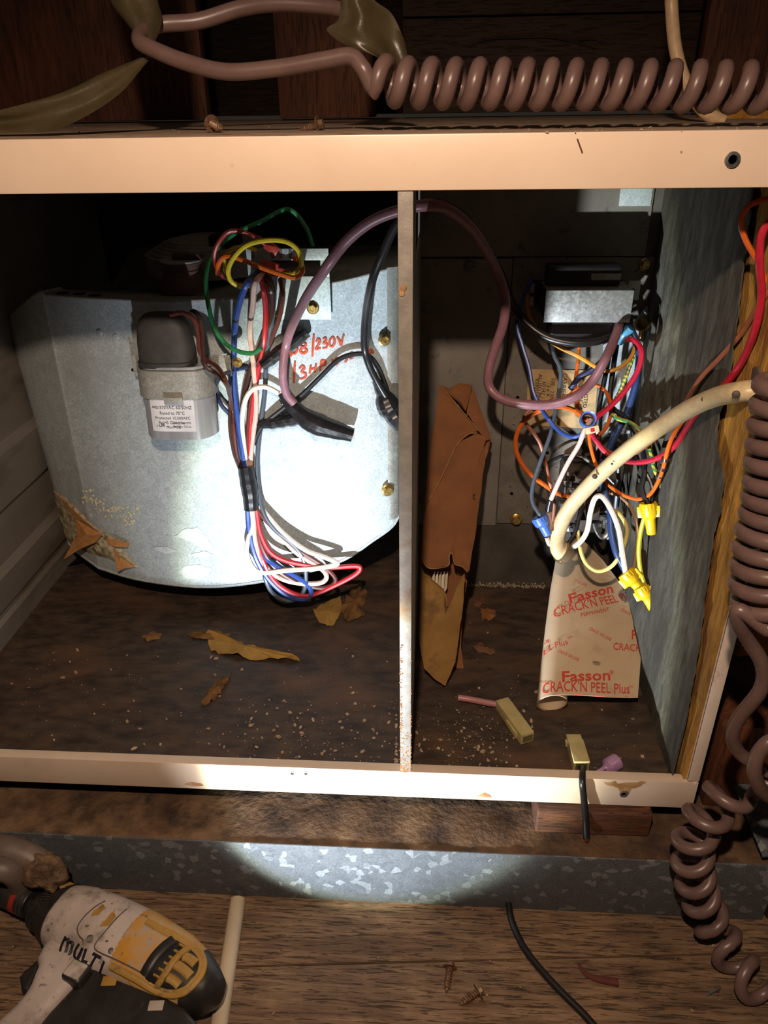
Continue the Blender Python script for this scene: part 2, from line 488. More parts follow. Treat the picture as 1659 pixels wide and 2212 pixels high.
# knock-through screw hole in the top rail
def ring_hole(px, py, rpx, par, Y=0.0, ringmat=STEEL):
    c = P(px, py, Y - .0002); r = pxr(c, rpx)
    M = frame(c, (0, -1, 0))
    mb = MB(); mb.lathe([(r, 0), (r * .95, .0012), (r * .6, .0014), (r * .5, .0004), (r * .5, -.001)], 20, M); g = mb.build('hole_rim', ringmat, par)
    mb = MB(); mb.lathe([(r * .52, .0003), (0, .0003)], 16, M); mb.build('screw_hole', DARKHOLE, par)
ring_hole(1582, 345, 17, top_rail)
mb = MB()
c = [P(1247, 300, -.0004), P(1252, 314, -.0004), P(1258, 330, -.0004)]
mb.tube(c, .0005, 6); mb.build('paint_scratch', mat('scratch_brown', h('#5a3f30')), top_rail)

mb = MB()
mb.box((-.75, 0, -.0335), (.2715, .002, 0), .0008); mb.box((-.75, .001, -.0022), (.2715, .010, 0), .0006)
bot_rail = mb.build('bottom_rail', ENAMEL_RUST, cab)
ring_hole(1347, 1714, 9, bot_rail)
ring_hole(632, 1669, 4, bot_rail); ring_hole(661, 1669, 4, bot_rail)
def blot(pts, m, par, name, Y, th=.0003):
    c = Vector((0, 0, 0)); q = [P(x, y, Y) for x, y in pts]
    mb = MB(); mb.prism(q, (0, th, 0)); return mb.build(name, m, par, smooth=False)
RUSTSTAIN = mat('rust_stain', h('#8d6236'), h('#b08f62'), 90, .7)
def rag(pts, amp=.12, n=5, seed=0):
    """densify an outline with jitter"""
    rr = random.Random(seed); out = []
    N = len(pts)
    for i in range(N):
        a = pts[i]; b = pts[(i + 1) % N]; L = math.hypot(b[0] - a[0], b[1] - a[1])
        for k in range(n):
            t = k / n
            j = amp * L * .25 if k else 0
            out.append((lerp(a[0], b[0], t) + rr.uniform(-j, j), lerp(a[1], b[1], t) + rr.uniform(-j, j)))
    return out
blot(rag([(1304, 1690), (1350, 1691), (1396, 1690), (1380, 1700), (1364, 1703), (1357, 1718), (1340, 1713), (1334, 1702), (1312, 1696)], .35, 4, 3), RUSTSTAIN, bot_rail, 'rust_stain', -.0003)
blot(rag([(1028, 1722), (1062, 1723), (1056, 1716), (1046, 1712), (1038, 1716)], .3, 3, 4), RUSTSTAIN, bot_rail, 'rust_stain', -.0003)
blot(rag([(398, 1694), (440, 1697), (432, 1692), (412, 1690)], .3, 3, 5), RUSTSTAIN, bot_rail, 'rust_stain', -.0003)

# floor pan
def panf(u, v):
    x = lerp(-.4744, .2535, u); y = lerp(.004, .68, v)
    z = -.010 + .0006 * nz(x * 30, y * 30)
    return Vector((x, y, z))
mb = MB(); mb.grid(panf, 120, 110, (0, 0, -.003)); pan = mb.build('floor_pan', RUSTPAN, cab)

# left side wall: pressed panel with ledges running front to back
prof = [(-.4744, -.012), (-.4744, .014), (-.4790, .018), (-.4790, .024), (-.4765, .027), (-.4765, .062), (-.4840, .070), (-.4840, .125), (-.4790, .132), (-.4790, .19), (-.486, .20), (-.486, .30), (-.482, .31), (-.482, .4985)]
mb = MB()
def lw(u, v):
    k = u * (len(prof) - 1); i = min(int(k), len(prof) - 2); t = k - i
    x = lerp(prof[i][0], prof[i + 1][0], t); z = lerp(prof[i][1], prof[i + 1][1], t)
    y = lerp(.0, .68, v)
    return Vector((x - .0010 * nz(y * 12, z * 20), y, z))
mb.grid(lw, (len(prof) - 1) * 2, 30, (-.002, 0, 0)); mb.build('side_panel', LEFTWALL, cab, sharp=25)

# back: dark sheet across the blower bay, plates in the control bay
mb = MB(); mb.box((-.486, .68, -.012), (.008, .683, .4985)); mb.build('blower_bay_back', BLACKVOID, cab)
mb = MB(); mb.box((.0095, .3275, -.012), (.2705, .3295, .4985)); wb = mb.build('control_bay_back', BACKDARK, cab)
def plate(pl, pt, pr, pb, Yf, m, name, bev=.0006):
    a = P(pl, (pt + pb) / 2, Yf).x; b = P(pr, (pt + pb) / 2, Yf).x
    t = P((pl + pr) / 2, pt, Yf).z; lo = P((pl + pr) / 2, pb, Yf).z
    mb = MB(); mb.box((max(a, .0085), Yf, lo), (b, .3276, t), bev); return mb.build(name, m, cab)
plA = plate(905, 559, 1089, 1134, .3255, GREYPLATE, 'back_plate')
plB = plate(1091, 556, 1404, 1133, .3250, GREYPLATE2, 'back_plate')
plC = plate(905, 408, 1404, 554, .3242, GREYPLATE, 'back_plate')
mb = MB(); a = P(1338, 430, .3235); b_ = P(1407, 430, .3235)
mb.box((a.x, .3228, P(1370, 445, .3235).z), (b_.x, .3242, .498), .0004); mb.build('light_patch_plate', GALV, cab)  # lighter plate added to stand in for a lit patch on the back
def bolt(px, py, Y, rpx, par, m=BRASSBOLT, nrm=(0, -1, 0), pos=None, spin=.3):
    c = pos if pos is not None else P(px, py, Y); r = pxr(c, rpx)
    M = frame(c, nrm, (math.cos(spin), 0, math.sin(spin)))
    mb = MB(); mb.lathe([(r * 1.25, 0), (r * 1.25, r * .18), (r * 1.0, r * .34)], 20, M)
    hx = [(r * .86 * s, z) for s, z in ((1, r * .3), (1, r * .95), (.86, r * 1.1), (.55, r * 1.1), (.48, r * .98), (0, r * .98))]
    mb.lathe(hx, 6, M)
    return mb.build('hex_bolt', m, par, sharp=30)
bolt(1393, 571, .3245, 11, plB); bolt(1016, 572, .3250, 11, plA, GREYPLATE2); bolt(1115, 1121, .3245, 11, plB)
for x, y in [(1105, 1066), (1182, 978), (1118, 858)]:
    c = P(x, y, .3247); r = pxr(c, 3.5)
    mb = MB(); mb.lathe([(r, .0004), (0, .0004)], 12, frame(c, (0, -1, 0))); mb.build('screw_hole', DARKHOLE, plB)
# lime scale line where the back meets the pan
mb = MB()
for k in range(420):
    t = R.random(); x = lerp(.045, .175, t); s = R.uniform(.0004, .0015)
    mb.lathe([(s, 0), (s * .7, s * .5), (0, s * .6)], 5, frame((x, .3268 - R.random() ** 2 * .004, -.0096 + R.random() ** 3 * .006), (R.uniform(-.4, .4), -1, 1)))
o = mb.build('scale_crust', mat('pale_crust', h('#a19480'), h('#7e705e'), 200, .9), wb); o['kind'] = 'stuff'

# divider: front flange and web with a cable notch
mb = MB()
mb.box((0, 0, -.001), (.0098, .0022, .4985), .0007)
mb.box((0, .001, -.001), (.0016, .012, .4985), .0004)
dv = mb.build('divider_flange', GALV_RUSTY, cab)
mb = MB()
X0, X1 = .0080, .0096
for (y0, y1, z0, z1) in [(.002, .09, -.009, .4985), (.09, .24, -.009, .435), (.24, .3275, -.009, .4985), (.33, .68, -.009, .4985)]:
    mb.box((X0, y0, z0), (X1, y1, z1))
mb.build('divider_web', GALV_EDGE, cab)
RUST = mat('orange_rust', h('#6b3f1e'), h('#96683a'), 260, .9, bmp=.5, bscale=500)
mb = MB()
for k in range(320):
    z = .0 + R.random() ** 2.2 * .15; x = R.choice([.0, .0, .0005, .0092]) + R.uniform(0, .002) * (1 if z > .05 else 3.6)
    if x > .0098: x = .0096
    s = R.uniform(.0002, .0010)
    mb.lathe([(s, 0), (s * .7, s * .22), (0, s * .28)], 6, frame((x, -.0001, z), (0, -1, 0)))
o = mb.build('rust_flakes', RUST, dv); o['kind'] = 'stuff'
for x, y in [(868, 634), (872, 622)]:
    c = P(x, y, 0); mb = MB(); mb.lathe([(.0022, 0), (.0018, .0008), (0, .001)], 8, frame(c, (0, -1, 0))); mb.build('rust_spot', RUSTSTAIN, dv)

# right side: felt-faced glass fibre board, torn at its front edge, and the cream corner flange
EDGE = [(-.012, .000), (.0292, .001), (.1617, .0195), (.2372, .034), (.263, .0345), (.288, .0412), (.3043, .072), (.324, .076), (.3569, .0697), (.4042, .078), (.4421, .0891), (.4985, .104)]
def edgeY(z):
    for (a, ya), (b, yb) in zip(EDGE, EDGE[1:]):
        if z <= b: return max(.0075, lerp(ya, yb, (z - a) / (b - a)) + .003 * nz(z * 90) + .0015 * nz(z * 260))
    return EDGE[-1][1]
def feltf(u, v):
    z = lerp(-.011, .4985, v); y = lerp(edgeY(z), .3272, u)
    rip = .0016 * nz(y * 14, z * 6) + .0006 * nz(y * 60, z * 12)
    # deep wrinkles of the facing behind the wires
    w = max(0, 1 - ((y - .24) / .07) ** 2) * max(0, 1 - ((z - .25) / .16) ** 2)
    rip += .0045 * w * math.sin(y * 260 + 6 * nz(z * 9, y * 5))
    return Vector((.2522 - rip - .002 * math.exp(-((y - edgeY(z)) / .012) ** 2), y, z))
mb = MB(); mb.grid(feltf, 90, 130, (.0012, 0, 0)); ins = mb.build('insulation_facing', FELT, cab)
def fibf(u, v):
    z = lerp(-.011, .4985, v); y = lerp(.0035, .15, u)
    f = .0018 * nz(y * 120, z * 30) + .0016 * nz(y * 40, z * 18)
    return Vector((.2575 + f, y, z))
mb = MB(); mb.grid(fibf, 40, 110, (.011, 0, 0)); mb.build('insulation_fibre', FIBRE, cab)
mb = MB(); mb.box((.2695, .0005, -.0335), (.2712, .34, .4985)); mb.build('side_panel', GALV_EDGE, cab)
mb = MB(); mb.box((.2612, -.0004, .002), (.2713, .0022, .4985), .0007); mb.box((.2612, 0, .002), (.2625, .010, .4985), .0004)
fl = mb.build('corner_flange', ENAMEL_RUST, cab)
mb = MB(); q = [P(1482, 1662, .006), P(1496, 1656, .004), P(1507, 1690, -.0006), P(1500, 1697, -.0006)]; mb.prism(q, (.0006, .0012, 0)); mb.build('bent_corner_tab', ENAMEL_RUST, fl)

# loose things outside the right-hand corner of the cabinet
mb = MB()
pts = [PZ(1546, 1600, -.02), PZ(1640, 1590, -.02), PZ(1760, 1840, -.05), PZ(1648, 1850, -.05)]
mb.prism(pts, (0, 0, -.0015)); tag(mb.build('sheet_metal_offcut', GALV_SPANGLE), 'grey sheet metal strip leaning beside the right cabinet corner', 'sheet metal')
mb = MB(); mb.box((.295, .03, -.064), (.42, .075, .04), .003); tag(mb.build('timber_offcut', WOODRED), 'dark reddish timber piece standing outside the right side panel', 'timber')
def batt(name, c, sx, sy, sz, label, seed):
    mb = MB()
    def f(u, v):
        th = u * 2 * math.pi; ph = (v - .5) * math.pi
        cx, cy, cz = math.cos(ph) * math.cos(th), math.cos(ph) * math.sin(th), math.sin(ph)
        sg = lambda q: math.copysign(abs(q) ** .45, q)
        d = 1 + .12 * nz(cx * 2 + seed, cy * 2, cz * 2) + .05 * nz(cx * 7, cy * 7 + seed, cz * 7)
        return Vector(c) + Vector((sg(cx) * sx, sg(cy) * sy, sg(cz) * sz)) * d
    mb.grid(f, 40, 24); return tag(mb.build(name, FIBRE, sharp=60), label, 'insulation')
batt('insulation_batt', (.335, .10, .155), .045, .05, .06, 'yellow fibre insulation batt behind the hanging coiled cord', 1)
batt('insulation_tuft', P(1640, 262, .36) + Vector((.02, 0, .004)), .075, .05, .011, 'yellow insulation tuft on the top deck under the coiled cord', 5)
# ------------------------------------------------------------------ blower housing
ZB, ZBT = .030, .365
botp = [PZ(x, y, ZB) for x, y in [(150, 1175), (204, 1220), (226, 1231), (310, 1254), (450, 1268)]] + [P(600, 1250, .258), P(730, 1215, .270), P(805, 1168, .280), P(846, 1138, .290), P(862, 1112, .300)]
topp = [P(13, 692, .385)] + [PZ(x, y, ZBT) for x, y in [(80, 634), (102, 637), (180, 644), (345, 651)]] + [P(470, 647, .311), P(600, 631, .317), P(730, 610, .324), P(820, 587, .334), P(862, 574, .345)]
wrapb = [Vector((-.445, .52, ZB)), Vector((-.468, .44, ZB)), Vector((-.4715, .385, ZB))]
wrapt = [Vector((-.45, .56, .325)), Vector((-.472, .48, .325)), Vector((-.474, .43, .325))]
BB = spline(wrapb + botp, 6); BT = spline(wrapt + topp, 6)
NB = len(BB)
def bsurf(i, w): return BB[i].lerp(BT[i], w)
def Ysurf(X, Z):
    w = (Z - ZB) / (ZBT - ZB)
    prev = None
    start = 3 * 6
    for i in range(start, NB):
        q = bsurf(i, (Z - BB[i].z) / (BT[i].z - BB[i].z))
        if prev is not None and prev.x <= X <= q.x:
            return lerp(prev.y, q.y, (X - prev.x) / max(q.x - prev.x, 1e-9))
        prev = q
    return bsurf(start, w).y if X < bsurf(start, w).x else bsurf(NB - 1, w).y
def PB(px, py, off=0.0):
    d = ray(px, py); lo, hi = .6, 1.35
    for _ in range(44):
        m = (lo + hi) / 2; q = CAM + d * m
        if q.y < Ysurf(q.x, q.z): lo = m
        else: hi = m
    q = CAM + d * lo
    e = .004
    n = Vector(((Ysurf(q.x + e, q.z) - Ysurf(q.x - e, q.z)) / (2 * e), -1, (Ysurf(q.x, q.z + e) - Ysurf(q.x, q.z - e)) / (2 * e))).normalized()
    return q + n * off
def NBl(q):
    e = .004
    return Vector(((Ysurf(q.x + e, q.z) - Ysurf(q.x - e, q.z)) / (2 * e), -1, (Ysurf(q.x, q.z + e) - Ysurf(q.x, q.z - e)) / (2 * e))).normalized()

blower = thing('blower_housing', (-.25, .45, ZB), 'galvanized scroll blower housing filling the left bay', 'blower')
mb = MB()
def shell(u, v):
    k = u * (NB - 1); i = min(int(k), NB - 2); t = k - i
    q = BB[i].lerp(BB[i + 1], t).lerp(BT[i].lerp(BT[i + 1], t), v)
    dent = .0012 * nz(q.x * 9, q.z * 9) + .0005 * nz(q.x * 25, q.z * 25)
    return q + Vector((0, dent, 0))
mb.grid(shell, (NB - 1) * 2, 40, (0, .0022, 0)); mb.build('scroll_wrap', GALV, blower, sharp=60)
# rounded bottom bead, top lip with lanced slots
mb = MB(); mb.tube([q + Vector((0, .001, 0)) for q in BB], .0022, 8); mb.build('bottom_bead', GALV, blower)
mb = MB(); mb.tube([q + Vector((0, .001, 0)) for q in BT], .0016, 8)
inner = [q + Vector((.0 if q.x > -.25 else .012, .022, 0)) for q in BT]
def lip(u, v):
    k = u * (NB - 1); i = min(int(k), NB - 2); t = k - i
    return BT[i].lerp(BT[i + 1], t).lerp(inner[i].lerp(inner[i + 1], t), v) + Vector((0, 0, .0008))
mb.grid(lip, NB - 1, 2, (0, 0, -.0015)); lipo = mb.build('top_lip', GALV_EDGE, blower)
for x, y in [(136, 632), (172, 634), (206, 637)]:
    c = PZ(x, y, ZBT + .0016); mb = MB(); mb.box(c - Vector((.006, .004, .0004)), c + Vector((.006, .003, .0004))); mb.build('slot', DARKHOLE, lipo)
mb = MB()
poly = [q + Vector((0, 0, -.002)) for q in inner] + [Vector((-.005, .66, ZBT - .002)), Vector((-.43, .66, ZBT - .002))]
mb.prism(poly, (0, 0, -.002)); mb.build('top_cover', GALV_EDGE, blower)
poly = [q + Vector((0, .004, .001)) for q in BB] + [Vector((-.02, .66, ZB + .001)), Vector((-.43, .66, ZB + .001))]
mb = MB(); mb.prism(poly, (0, 0, .002)); mb.build('bottom_cover', GALV_EDGE, blower)
# folded edge at the right with its bolts
def foldf(u, v):
    a = lerp(BB[-1].x - .0125, BB[-1].x + .0015, u); q = BB[-1].lerp(BT[-1], v)
    return Vector((a + lerp(0, BT[-1].x - BB[-1].x, v), Ysurf(a + lerp(0, BT[-1].x - BB[-1].x, v), q.z) - .0035 - .0015 * math.sin(u * math.pi), q.z))
mb = MB(); mb.grid(foldf, 6, 30, (0, .003, 0)); mb.build('folded_edge', GALV_EDGE, blower)
for (x, y, r) in [(828, 733, 11), (835, 1056, 11)]:
    q = PB(x, y, .004); bolt(0, 0, 0, r, blower, pos=q, nrm=NBl(q))
q = PB(287, 799, .0006); mb = MB(); mb.lathe([(.0018, .0), (0, .0)], 10, frame(q, NBl(q))); mb.build('screw_hole', DARKHOLE, blower)
for x, y in [(215, 718), (282, 736), (250, 728)]:
    q = PB(x, y, .0); mb = MB(); mb.lathe([(.004, .0002), (.003, .0012), (0, .0016)], 10, frame(q, NBl(q))); mb.build('dent_bump', GALV, blower)

# torn-out duct lining in the lower left of the housing
FOAM = mat('crumbled_lining', h('#8d8468'), h('#c2b898'), 160, .95, bmp=.9, bscale=350, bdist=.0016, c3=h('#6b5d42'), s3=70, lo3=.5, hi3=.62)
KRAFT = mat('kraft_paper', h('#a9743f'), h('#c08d58'), 40, .85, bmp=.1, bscale=300)
torn = [(116, 1058), (140, 1072), (160, 1092), (190, 1125), (232, 1152), (262, 1168), (284, 1172), (281, 1182), (262, 1186), (284, 1208), (300, 1226), (262, 1222), (228, 1204), (196, 1196), (168, 1186), (146, 1166), (134, 1130), (124, 1092)]
cxs = sum(a for a, b in torn) / len(torn); cys = sum(b for a, b in torn) / len(torn)
tt = rag(torn, .25, 4, 11)
def tf(u, v):
    k = u * len(tt); i = int(k) % len(tt); j = (i + 1) % len(tt); t = k - int(k)
    ox, oy = lerp(tt[i][0], tt[j][0], t), lerp(tt[i][1], tt[j][1], t)
    x, y = lerp(cxs, ox, v), lerp(cys, oy, v)
    hgt = (1 - v ** 4) * (.0045 + .0035 * nz(x * .09, y * .09) + .002 * nz(x * .22, y * .22)) + .0004
    return PB(x, y, hgt)
mb = MB(); mb.grid(tf, len(tt) * 2, 12); lining = mb.build('torn_lining', FOAM, blower, sharp=70)
def flap(pts, offs, name, par, m=KRAFT, th=.0007):
    mb = MB(); q = [PB(x, y, o_) for (x, y), o_ in zip(pts, offs)]
    c = sum(q, Vector()) / len(q) + Vector((0, -.0015, 0))
    n = len(q)
    mb.v = q + [c] + [a + Vector((0, th, 0)) for a in q] + [c + Vector((0, th, 0))]
    for k in range(n):
        k2 = (k + 1) % n
        mb.f += [[k, k2, n], [n + 1 + k2, n + 1 + k, 2 * n + 1], [k, n + 1 + k, n + 1 + k2, k2]]; mb.m += [0, 0, 0]
    return mb.build(name, m, par, sharp=20)
flap([(122, 1060), (150, 1082), (200, 1118), (232, 1148), (205, 1150), (182, 1157), (176, 1120), (160, 1092)], [.004, .006, .012, .010, .012, .010, .008, .006], 'paper_flap', lining)
flap([(232, 1150), (205, 1148), (182, 1156), (174, 1178), (169, 1197), (196, 1178), (218, 1166)], [.009, .012, .014, .016, .020, .014, .010], 'paper_flap', lining)
flap([(238, 1158), (262, 1162), (284, 1170), (282, 1178), (258, 1176), (240, 1170)], [.006, .008, .006, .006, .008, .006], 'paper_flap', lining)
flap([(248, 1180), (268, 1198), (296, 1222), (278, 1222), (266, 1228), (258, 1204)], [.004, .008, .004, .008, .010, .008], 'paper_flap', lining)
mb = MB()
for k in range(150):
    t = R.random(); x = lerp(180, 292, t) + R.gauss(0, 6); y = lerp(1078, 1118, t) + R.gauss(0, 11)
    if t > .75: y += R.uniform(0, 22)
    q = PB(x, y, 0); s = R.uniform(.0004, .0017) * (1.5 if R.random() < .1 else 1)
    mb.lathe([(s, -.0002), (s * .8, s * .35), (0, s * .5)], 6, frame(q, NBl(q)))
o = mb.build('lining_crumbs', mat('cream_crumbs', h('#d8cfae'), h('#c4b88e'), 200, .95), blower); o['kind'] = 'stuff'
# pale oxide patches with outlines of their own
OXIDE = mat('white_zinc_oxide', h('#c3ccd0'), h('#aeb8bd'), 150, .7, .1)
for k, pts in enumerate([[(376, 1158), (396, 1144), (426, 1138), (446, 1160), (460, 1184), (440, 1188), (424, 1176), (400, 1166)],
                         [(414, 1196), (440, 1190), (464, 1198), (446, 1204), (420, 1203)],
                         [(384, 1234), (404, 1222), (436, 1220), (460, 1230), (440, 1246), (404, 1250)],
                         [(330, 1184), (360, 1180), (384, 1190), (356, 1196)]]):
    tt2 = rag(pts, .3, 3, 20 + k)
    mb = MB(); q = [PB(x, y, .0005) for x, y in tt2]; cc = PB(sum(a for a, b in tt2) / len(tt2), sum(b for a, b in tt2) / len(tt2), .0006)
    mb.v = q + [cc]; n = len(q)
    for i in range(n): mb.f.append([i, (i + 1) % n, n]); mb.m.append(0)
    mb.build('oxide_patch', OXIDE, blower)

# red marker writing on the housing: 208/230V  1/3 HP 1075rpm
MARK = mat('red_marker_ink', h('#a5402c'), h('#bd5b40'), 400, .7)
def strokes(lst, rpx, m, name, par, proj, flat=.25):
    for st in lst:
        mb = MB(); pts = spline([proj(x, y) for x, y in st], 5)
        r = pxr(pts[0], rpx); mb.tube(pts, lambda t: r * (.75 + .25 * math.sin(math.pi * t)), 6)
        mb.build(name, m, par)
wr = lambda x, y: PB(420 + x / 3.318, 410 + y / 3.318, .0003)
strokes([
    [(668, 1188), (688, 1165), (690, 1190), (680, 1178), (705, 1182)],
    [(706, 1140), (702, 1168), (722, 1172), (738, 1142), (722, 1132), (706, 1140)],
    [(792, 1100), (768, 1092), (756, 1112), (786, 1132), (806, 1152), (784, 1172), (760, 1160), (768, 1140), (792, 1122), (800, 1106), (792, 1100)],
    [(856, 1036), (850, 1120), (846, 1196)],
    [(872, 1090), (886, 1070), (900, 1082), (888, 1112), (870, 1142), (906, 1134)],
    [(920, 1070), (940, 1062), (944, 1082), (926, 1098), (950, 1104), (946, 1130), (918, 1136)],
    [(986, 1056), (968, 1082), (972, 1116), (992, 1120), (1006, 1086), (996, 1058), (986, 1056)],
    [(1022, 1054), (1040, 1082), (1050, 1112), (1058, 1076), (1070, 1036)],
    [(722, 1228), (716, 1300), (712, 1382)],
    [(752, 1282), (772, 1262), (788, 1276), (770, 1304), (796, 1318), (792, 1344), (758, 1358)],
    [(836, 1256), (830, 1290), (826, 1318)], [(872, 1246), (868, 1280), (860, 1308)], [(830, 1288), (868, 1276)],
    [(902, 1296), (906, 1260), (912, 1226), (938, 1228), (936, 1250), (908, 1262)],
    [(994, 1212), (990, 1238), (986, 1260)],
    [(1010, 1210), (1000, 1236), (1014, 1250), (1030, 1228), (1024, 1204), (1010, 1210)],
    [(1080, 1196), (1096, 1190), (1088, 1220), (1080, 1238)],
    [(1136, 1166), (1118, 1172), (1120, 1190), (1136, 1190), (1126, 1208), (1110, 1208)],
    [(1160, 1190), (1164, 1172), (1180, 1170)],
    [(1200, 1186), (1206, 1160), (1222, 1160), (1218, 1176), (1204, 1176)],
    [(1240, 1160), (1252, 1152), (1256, 1172), (1262, 1150), (1270, 1148), (1276, 1166), (1286, 1162)],
], 3.2, MARK, 'marker_stroke', blower, wr)

# motor crown behind the housing, in the dark
CASTGREY = mat('grey_motor_casting', h('#8a8680'), h('#9b968e'), 60, .5, .3)
mc = P(455, 575, .47)
motor = thing('blower_motor', (mc.x, mc.y, .36), 'grey finned motor crown behind the blower housing top', 'motor')
Mm = frame((mc.x, mc.y, .366), (0, 0, 1))
pr = [(.078, 0), (.078, .020)]
for k in range(5):
    r0 = .078 - .006 * k; z0 = .020 + .0032 * k
    pr += [(r0, z0), (r0, z0 + .0016), (r0 - .005, z0 + .0018), (r0 - .005, z0 + .0032)]
pr += [(.03, .040), (0, .041)]
mb = MB(); mb.lathe(pr, 48, Mm); mb.build('finned_end_bell', CASTGREY, motor, sharp=30)
mb = MB(); mb.box((mc.x + .015, mc.y - .05, .3995), (mc.x + .05, mc.y - .02, .413), .003); mb.build('terminal_box', BLACKVOID, motor)

# rubber mount on the front rim with its bolt
RUBBER = mat('brown_perished_rubber', h('#4a3730'), h('#624a40'), 50, .75, bmp=.3, bscale=250)
mtc = P(395, 636, .335)
mount = thing('rubber_mount', (mtc.x, mtc.y, ZBT), 'brown rubber motor mount with a square bolt on the blower rim', 'motor mount')
rr0 = pxr(mtc, 52)
Mm = frame((mtc.x, mtc.y + .010, ZBT + .0012), (0, 0, 1))
mb = MB(); mb.lathe([(rr0 * 1.0, 0), (rr0 * .99, .006), (rr0 * .93, .013), (rr0 * .82, .018), (rr0 * .78, .0195)], 40, Mm); mb.build('cone_bushing', RUBBER, mount)
mb = MB(); mb.lathe([(rr0 * .80, .0195), (rr0 * .80, .0225), (rr0 * .76, .0228), (rr0 * .76, .028), (rr0 * .84, .0285), (rr0 * .84, .0305), (rr0 * .8, .031)], 40, Mm); mb.build('grooved_collar', RUBBER, mount, sharp=30)
mb = MB(); mb.lathe([(rr0 * .86, .0312), (rr0 * .86, .0330), (.0, .0332)], 40, Mm); mb.build('washer', GALV_EDGE, mount, sharp=30)
mb = MB(); mb.box((-.0085, -.006, .0332), (.0085, .006, .0405), .0012, Mm); mb.box((.008, -.004, .034), (.026, .004, .039), .001, Mm); mb.build('square_bolt', RUBBER, mount)

# ------------------------------------------------------------------ capacitor with strap and boot
CAN = mat('brushed_capacitor_can', h('#a9acb0'), h('#c5c8ca'), 60, .30, .5, bmp=.1, bscale=200, stretch=(1, 1, .1))
BOOT = mat('black_rubber_boot', h('#2b2a28'), h('#3a3836'), 60, .6, bmp=.1, bscale=250)
STRAP = galvanized('capacitor_strap', h('#a9aaa2'), h('#8a8678'), 150, .5, .4, .5, .8, .06)
kc = PB(398, 860, 0)                         # the wall behind the can
KD = .0235                                   # half depth
kx = kc.x + .004; ky = kc.y - KD - .004
hw = .0385
ztop = P(398, 792, ky - KD * .6).z; zbot = P(398, 949, ky - KD * .8).z
capo = thing('run_capacitor', (kx, ky, zbot), 'silver oval run capacitor with white rating label and black boot', 'capacitor')
lean = Vector((0, .10, 1)).normalized()
def oval(r_add=0.0, n=44, ca=None):
    out = []
    for k in range(n):
        a = 2 * math.pi * k / n; c, s = math.cos(a), math.sin(a)
        rr = KD + r_add; stl = hw - KD
        out.append(Vector((stl * (1 if c > 0 else -1) * min(1, abs(c) * 4) + rr * c, rr * s, 0)))
    return out
def ovloft(levels, name, m, par, cap=True, sharp=38):
    mb = MB(); n = 44; rows = []
    for (z, radd) in levels:
        o_ = len(mb.v)
        mb.v += [Vector((kx, ky, zbot)) + q + lean * (z - zbot) for q in oval(radd, n)]
        rows.append(o_)
    for a, b in zip(rows, rows[1:]):
        for k in range(n):
            k2 = (k + 1) % n; mb.f.append([a + k, a + k2, b + k2, b + k]); mb.m.append(0)
    if cap:
        mb.f.append([rows[0] + k for k in range(n)][::-1]); mb.f.append([rows[-1] + k for k in range(n)]); mb.m += [0, 0]
    return mb.build(name, m, par, sharp=sharp)
ovloft([(zbot, -.002), (zbot + .0015, 0), (ztop - .003, 0), (ztop - .003, .0012), (ztop, .0012), (ztop, -.001), (ztop - .002, -.0016)], 'can', CAN, capo)
zs0 = zbot + (ztop - zbot) * .58
ovloft([(zs0, .0012), (zs0, .0030), (ztop - .004, .0030), (ztop - .004, .0012), (zs0, .0012)], 'strap_band', STRAP, capo, cap=False)
for (x0, x1), (px, py) in (((-hw - .0145, -hw + .004), (308, 803)), ((hw - .004, hw + .0165), (512, 783))):
    mb = MB(); mb.box((kx + x0, ky + KD - .004, zs0 + .012), (kx + x1, ky + KD - .0028, ztop + .002), .0004)
    ear = mb.build('strap_ear', STRAP, capo)
    q = P(px, py, ky + KD - .0045); bolt(0, 0, 0, 9, ear, pos=q)
mb = MB(); q = Vector((kx + .003, ky - KD - .0036, zs0)); mb.box(q + Vector((-.010, 0, -.003)), q + Vector((.010, .0012, .004)), .0003); mb.build('strap_tab', STRAP, capo)
# boot
zb1 = P(390, 678, ky).z
hh = zb1 - ztop
def bootp(z, rx, ry, dx=0): return (z, rx, ry, dx)
lv = [(-.002, .030, .0165, 0), (.003, .0305, .017, 0), (.004, .0288, .0158, 0), (hh * .45, .0285, .0155, 0), (hh * .75, .0265, .0150, -.0005), (hh * .9, .0225, .0135, -.001), (hh * .98, .017, .011, -.002), (hh, .012, .008, -.002)]
mb = MB(); n = 36; rows = []
for z, rx, ry, dx in lv:
    rows.append(len(mb.v))
    for k in range(n):
        a = 2 * math.pi * k / n; c, s = math.cos(a), math.sin(a)
        e = .62
        mb.v.append(Vector((kx - .006 + dx + math.copysign(abs(c) ** e, c) * rx, ky, ztop)) + Vector((0, math.copysign(abs(s) ** e, s) * ry, 0)) + lean * z)
for a, b in zip(rows, rows[1:]):
    for k in range(n):
        k2 = (k + 1) % n; mb.f.append([a + k, a + k2, b + k2, b + k]); mb.m.append(0)
mb.f.append([rows[-1] + k for k in range(n)]); mb.m.append(0)
mb.build('rubber_boot', BOOT, capo)
